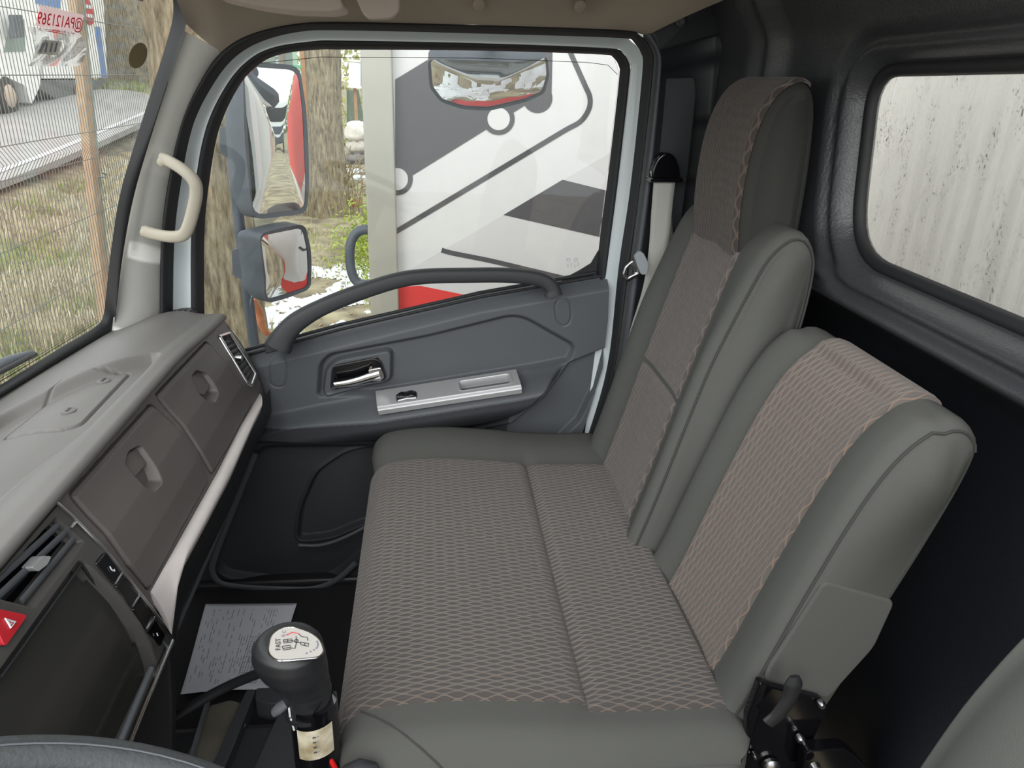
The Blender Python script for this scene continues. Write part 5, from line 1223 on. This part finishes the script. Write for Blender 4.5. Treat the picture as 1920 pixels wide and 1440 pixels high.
# advertising board on a pale aluminium post
YB = 3.3
adv = thing('advertising_board', 'big white board with dark grey stripes and red band on a pale post', 'board', PX(712, 700, y=YB) * np.array([1, 1, 0]) + np.array([0, 0, -.9]))
bw = mat('board_white', (199, 197, 197), .35, grain=.05, gscale=80, mottle=.015, mscale=14); bd = mat('board_dark', (72, 70, 73), .4, mottle=.05, mscale=30); brd = mat('board_red', (201, 55, 52), .4); bg = mat('board_shade', (190, 187, 188), .4)
alu = mat('aluminium_post', (159, 156, 147), .4, metal=.25, mottle=.03)
bl_, brx = PX(738, 300, y=YB)[0], 7.5; zb, zt = -.62, 2.35
box('board_sheet', ((bl_ + brx) / 2, YB + .03, (zb + zt) / 2), (brx - bl_, .06, zt - zb), bw, adv, bev=.003)
pa_, pb2 = PX(684, 300, y=YB - .05), PX(740, 300, y=YB - .05)
box('board_post', ((pa_[0] + pb2[0]) / 2, YB - .01, .72), (pb2[0] - pa_[0], .10, 3.4), alu, adv, bev=.006)
def pr(pts, m, nm='print', dy=.0015, mirror=None): return prism(nm, [np.array(p) for p in pts], (0, dy, 0), m, adv)
def prp(pts, m, nm='print', lay=1): return pr(PXs(pts, y=YB - .0012 * lay), m, nm)
def arc(cx, cy, r, a0=0, a1=360, n=36): return [(cx + r * math.cos(math.radians(a0 + (a1 - a0) * k / n)), cy + r * math.sin(math.radians(a0 + (a1 - a0) * k / n))) for k in range(n + 1)]
prp([(741, 520), (772, 503), (1137, 290), (1215, 245), (1215, 640), (741, 640)], bg, 'print_field', 1)
prp([(741, 149), (835, 92), (905, 50), (1006, 50), (1036, 100)] + arc(1008, 184, 28, -20, 150, 14)[0:] + [(775, 328), (741, 348)], bd, 'print_band', 2)
for cx, cy in ((935, 223), (744, 336)):
    cl = [q for q in arc(cx, cy, 30)[:-1]]; wl_ = [q for q in arc(cx, cy, 21)[:-1]]
    if cx < 800: cl = [(max(u, 741), v) for u, v in cl]; wl_ = [(max(u, 741), v) for u, v in wl_]
    prp(cl, bd, 'print_ring', 3); prp(wl_, bw, 'print_dot', 4)
def stroke(pts, w):
    P = np.array(pts, float); T = np.gradient(P, axis=0); T /= np.linalg.norm(T, axis=1)[:, None]; N = np.stack([-T[:, 1], T[:, 0]], -1) * w / 2
    return [tuple(q) for q in (P + N)] + [tuple(q) for q in (P - N)[::-1]]
prp(stroke(catmull([(738, 437), (900, 340), (1000, 280), (1060, 244), (1088, 228), (1104, 205), (1106, 182), (1096, 158), (1072, 104), (1058, 72)], 6), 9.5), bd, 'print_line', 2)
prp([(944, 403), (1055, 337), (1132, 356), (1230, 380), (1230, 470), (1123, 444)], bd, 'print_block', 2)
prp(stroke(catmull([(828, 469), (850, 475), (920, 489), (1000, 508), (1100, 532), (1200, 556)], 6), 9), bd, 'print_line', 2)
zr = PX(788, 536, y=YB)[2]
pr([(bl_, YB - .003, PX(741, 538, y=YB)[2]), tuple(PX(788, 536, y=YB - .003)), tuple(PX(872, 553, y=YB - .003)), (PX(1000, 585, y=YB)[0], YB - .003, PX(1000, 585, y=YB)[2]), (1.2, YB - .003, zb + .12), (brx, YB - .003, zb + .12), (brx, YB - .003, zb), (bl_, YB - .003, zb)], brd, 'red_band')
pr([(1.9, YB - .003, 1.1), (4.2, YB - .003, .25), (brx, YB - .003, .25), (brx, YB - .003, zt), (1.9, YB - .003, zt)], brd, 'red_field')
text('board_lettering', 'Доставка', (2.2, YB - .006, 1.55), (1, 0, 0), (0, -1, 0), .62, M['white'], adv, .001)
for x in (2.5, 3.4): pr([(x, YB - .003, .75 - .3 * (x - 2.5)), (x + .5, YB - .003, .68 - .3 * (x - 2.5)), (x + .5, YB - .003, .66 - .3 * (x - 2.5)), (x, YB - .003, .73 - .3 * (x - 2.5))], M['white'], 'print_line')
hdl = tube('side_bracket', catmull([PX(690, 430, y=YB - .0), PX(672, 434, y=YB), PX(659, 452, y=YB), PX(656, 485, y=YB), PX(661, 515, y=YB), PX(672, 530, y=YB), PX(690, 534, y=YB)], 6), .021, M['housing'], adv, seg=14)

# door mirrors on their arm
def refl_normal(c, target):
    d = (c - CAM) / np.linalg.norm(c - CAM); r = (np.array(target) - c); r /= np.linalg.norm(r); n = r - d; return n / np.linalg.norm(n)
def mirror(name, label, px, cpx, y, target, sag, depth, rim=.012, group=None, taper=.86):
    c = PX(*cpx, y=y); n = refl_normal(c, target)
    def onpl(q, off=0): d = F_ + R_ * (q[0] - 960) / FPX + U_ * (720 - q[1]) / FPX; t = np.dot(c + n * off - CAM, n) / np.dot(d, n); return CAM + d * t
    P = resample(rounded([onpl(q) for q in px], .010, 4), 72, True); ce = P.mean(0)
    t_ = thing(name, label, 'mirror', ce)
    vs, fs = [ce + n * sag], []; K = 10
    for k in range(1, K + 1):
        s = k / K; vs += [ce + (p - ce) * s + n * sag * (1 - s * s) for p in P]
    for i in range(72): fs.append((0, 1 + i, 1 + (i + 1) % 72))
    for k in range(1, K):
        for i in range(72): a = 1 + (k - 1) * 72; b = a + 72; j = (i + 1) % 72; fs.append((a + i, b + i, b + j, a + j))
    me = mesh(vs, fs); bm = bmesh.new(); bm.from_mesh(me); bmesh.ops.recalc_face_normals(bm, faces=bm.faces)
    bm.normal_update(); bm.faces.ensure_lookup_table()
    if np.dot(np.array(bm.faces[0].normal), n) < 0: bmesh.ops.reverse_faces(bm, faces=bm.faces)
    bm.to_mesh(me); bm.free()
    link('mirror_glass', me, M['mirror'], t_)
    O = np.array([ce + (p - ce) * (1 + rim / np.linalg.norm(p - ce)) for p in P])
    rows = [P + n * .001, O + n * .004, O - n * .012, ce + (O - ce) * 1.0 - n * depth * .55, ce + (O - ce) * taper - n * depth, ce + (O - ce) * .3 - n * depth * 1.08]
    vs = [p for r in rows for p in r]; fs = []
    for j in range(len(rows) - 1):
        for i in range(72): k = (i + 1) % 72; fs.append((j * 72 + i, (j + 1) * 72 + i, (j + 1) * 72 + k, j * 72 + k))
    fs.append(tuple((len(rows) - 1) * 72 + i for i in range(72)))
    me = mesh(vs, fs); bm = bmesh.new(); bm.from_mesh(me); bmesh.ops.recalc_face_normals(bm, faces=bm.faces); bm.to_mesh(me); bm.free()
    autosmooth(link('mirror_housing', me, M['housing'], t_), 40)
    return t_, ce, n
YM = 2.08
m1, c1, n1 = mirror('door_mirror', 'tall door mirror in dark grey housing, the upper of two on the arm', [(457, 134), (466, 125), (547, 131), (559, 141), (567, 206), (573, 340), (571, 386), (562, 393), (486, 402), (474, 393), (470, 340), (463, 240)], (517, 264), YM, (12, YM + .55, .35), .006, .085)
m2_, c2_, n2 = mirror('wide_angle_mirror', 'small square convex door mirror, the lower of two on the arm', [(489, 449), (495, 441), (560, 428), (568, 433), (576, 470), (578, 505), (577, 533), (570, 540), (516, 557), (503, 560), (498, 550), (498, 518), (493, 482)], (535, 495), YM - .01, (1.9, YB, -.15), .012, .080)
m3, c3_, n3_ = mirror('kerb_mirror', 'wide convex kerb mirror hanging above the passenger window', [(807, 112), (825, 110), (915, 116), (960, 117), (1022, 106), (1025, 140), (1016, 172), (985, 186), (918, 202), (870, 200), (830, 187), (811, 162)], (917, 155), 2.02, (.16, 2.42, -.92), .016, .05, rim=.007)
hb1 = tube('mirror_bracket', catmull([PX(825, 106, y=2.05), PX(870, 98, y=2.05), PX(920, 96, y=2.05), PX(980, 98, y=2.05), PX(1015, 104, y=2.05)], 6), .022, M['housing'], m3, seg=14)
tube('bracket_arm', [PX(920, 98, y=2.05), PX(920, 60, y=1.95), PX(920, 40, y=1.85)], .016, M['housing'], m3, seg=12)
arm = thing('mirror_arm', 'dark blue-grey steel mirror arm with two clamps outside the windscreen pillar', 'arm', PX(476, 650, y=YM + .05))
ya_ = YM + .055
tube('arm_tube', catmull([PX(486, 700, y=ya_), PX(476, 640, y=ya_), PX(468, 580, y=ya_), PX(461, 524, y=ya_), PX(450, 430, y=ya_), PX(445, 380, y=ya_), PX(434, 250, y=ya_), PX(440, 150, y=ya_), PX(470, 80, y=2.0), PX(520, 40, y=1.9)], 6), .0155, mat('arm_steel', (84, 92, 104), .3, metal=.4), arm, seg=16)
for q in ([(434, 470), (440, 467), (457, 467), (457, 522), (446, 523), (436, 516)], [(411, 240), (418, 237), (434, 238), (434, 296), (420, 294), (412, 285)]):
    prism('arm_clamp', rounded(PXs(q, y=ya_ - .03), .006, 3), (0, .07, 0), M['housing'], arm, bev=.006)
# own cargo body behind the cab: the white front wall fills the rear window
cargo = thing('cargo_body', 'dirty white wall of the cargo body behind the rear window', 'cargo body', (1.05, .6, -.1))
cw = mat('cargo_white', (246, 244, 240), .5, mottle=.02, mscale=8)
box('front_wall', (1.15, .80, .85), (.06, 2.40, 1.9), cw, cargo, bev=.01)
box('side_wall', (3.13, 1.97, .85), (4.0, .05, 1.9), M['white'], cargo, bev=.01)
box('chassis_rail', (3.0, 1.5, -.3), (4.4, .12, .25), M['blackpl'], cargo, bev=.01)

# lorry across the road behind the fence
XT = float(GPX(18, 214)[0]); print('lorry x', XT)
lor = thing('white_lorry', 'white lorry with blue-edged body parked across the road behind the fence', 'lorry', PX(18, 214, x=XT))
T = lambda pts: PXs(pts, x=XT)
wh = mat('lorry_white', (238, 238, 236), .4); blu = mat('lorry_blue', (96, 130, 190), .4)
prism('cab', rounded(T([(-60, 200), (-60, -60), (20, -70), (66, -60), (74, 30), (76, 160), (60, 196), (46, 160), (20, 148), (2, 165), (-8, 205)]), .05, 3), (-2.1, 0, 0), wh, lor, bev=.03)
prism('cab_window', T([(6, 98), (20, 40), (44, 36), (46, 96)]), (.02, 0, 0), mat('lorry_glass', (120, 138, 132), .1), lor)
prism('wing_mirror', rounded(PXs([(26, 28), (42, 28), (46, 70), (28, 72)], x=XT + .25), .02, 3), (-.1, 0, 0), M['housing'], lor, bev=.02)
prism('cargo_box', T([(84, 148), (84, -80), (192, -60), (202, 146)]), (-2.2, 0, 0), wh, lor, bev=.02)
for q in ([(178, 50), (186, 50), (200, 146), (190, 146)], [(66, -20), (112, -10), (112, 16), (66, 6)]): prism('blue_edge', T(q), (.02, 0, 0), blu, lor)
prism('underframe', T([(74, 150), (202, 150), (182, 190), (140, 204), (120, 196), (76, 168)]), (-1.8, 0, 0), mat('underframe_grey', (96, 98, 96), .7), lor, bev=.02)
def wheel(u, v, r):
    c = PX(u, v, x=XT + .02); a = np.array([1., 0, 0])
    w = tube('lorry_wheel', [c - a * .25, c - a * .02, c, c + a * .01], [r, r, r * .93, r * .62], mat('tyre', (60, 56, 54), .85) if 'tyre' not in D.materials else D.materials['tyre'], lor, seg=32)
    tube('wheel_rim', [c + a * .012, c + a * .03, c + a * .06], [r * .6, r * .55, r * .2], mat('rim_beige', (186, 168, 150), .6) if 'rim_beige' not in D.materials else D.materials['rim_beige'], w, seg=24)
rw_ = np.linalg.norm(PX(18, 146, x=XT) - PX(18, 214, x=XT)) / 2; print('wheel r', rw_)
wheel(18, 180, rw_); wheel(150, 184, rw_ * .9)
c = PX(165, 22, x=XT + .03)
tube('round_emblem', [c, c + np.array([.02, 0, 0])], [rw_ * .8, rw_ * .8], M['red'], lor, seg=32)
for dz in (rw_ * .3, -rw_ * .25): box('emblem_bar', c + np.array([.03, 0, dz]), (.02, rw_ * 1.0, rw_ * .22), M['white'], lor, bev=.004)
# what the mirrors show down the yard
def refl_pt(c, n, px, dist, y):
    p = PX(*px, y=y); d = (p - CAM) / np.linalg.norm(p - CAM); r = d - 2 * np.dot(d, n) * n; return p + r * dist
ty = refl_pt(c1, n1, (515, 365), 3.0, YM); ty = np.array([6.2, 2.75, -.9])
tyr = thing('spare_tyre', 'worn lorry tyre lying on the ground, seen in the tall mirror', 'tyre', ty)
tube('tyre_body', [ty + np.array([.33 * math.cos(a), .33 * math.sin(a), .15]) for a in np.linspace(0, 6.2832, 33)[:-1]], .15, D.materials['tyre'], tyr, seg=12, closed=True)
ft = thing('far_lorry', 'white lorry cab far down the yard, seen in the tall mirror', 'lorry', (24, 3.4, -.9))
box('cab', (25, 3.6, .9), (2.0, 2.3, 2.6), M['white'], ft, bev=.12)
box('windscreen', (23.98, 3.6, 1.35), (.06, 2.0, .9), M['gloss'], ft, bev=.05)
box('grille', (23.98, 3.6, .35), (.06, 1.6, .5), M['housing'], ft, bev=.04)
box('bumper', (23.95, 3.6, -.3), (.2, 2.3, .4), M['housing'], ft, bev=.05)
for s in (-1, 1): tube('lorry_wheel', [(24.6, 3.6 + s * .9, -.42), (24.6, 3.6 + s * 1.15, -.42)], [.48, .48], D.materials['tyre'], ft, seg=24)
vv, ff = [], []
for i in range(6000):
    p = np.array([rng.uniform(38, 44), rng.uniform(-12, 22), 0]); p[2] = rng.uniform(-.9, 5.5) * (0.6 + .4 * math.sin(p[1] * .9)); s = rng.uniform(.15, .4); a = rng.normal(0, 1, 3); a /= np.linalg.norm(a); b = np.cross(a, rng.normal(0, 1, 3)); b /= np.linalg.norm(b); k = len(vv)
    vv += [p - a * s, p + b * s * .6, p + a * s, p - b * s * .6]; ff.append((k, k + 1, k + 2, k + 3))
tag(link('far_trees', mesh(vv, ff), mat('far_foliage', (160, 172, 84), .8, col2=(120, 130, 70), mscale=.4), None, smooth=False), 'row of yellow-green trees at the end of the yard, seen in the mirrors', 'trees', kind='stuff')

# wiper resting at the foot of the windscreen
wp = thing('windscreen_wiper', 'dark wiper arm resting along the lower edge of the windscreen', 'wiper', WPX(20, 690, -.03))
tube('wiper_arm', [WPX(-160, 740, -.045), WPX(-40, 702, -.045), WPX(20, 676, -.04), WPX(60, 661, -.03)], [.016, .014, .010, .005], M['housing'], wp, seg=10)
tube('wiper_blade', [WPX(-160, 752, -.015), WPX(-20, 708, -.015), WPX(66, 664, -.015)], .005, M['rubber'], wp, seg=8)

# loose hedge closing the view behind the green fence
vv, ff = [], []
for i in range(9000):
    p = np.array([rng.uniform(-13, -2), rng.uniform(25, 27), rng.uniform(-1, 4.2)]); s = rng.uniform(.05, .14); a = rng.normal(0, 1, 3); a /= np.linalg.norm(a); b = np.cross(a, rng.normal(0, 1, 3)); b /= np.linalg.norm(b); k = len(vv)
    vv += [p - a * s, p + b * s * .6, p + a * s, p - b * s * .6]; ff.append((k, k + 1, k + 2, k + 3))
tag(link('hedge', mesh(vv, ff), mat('hedge_leaf', (190, 184, 118), .8, col2=(150, 152, 92), mscale=.6), None, smooth=False), 'pale yellow-green hedge behind the green sheet fence', 'hedge', kind='stuff')
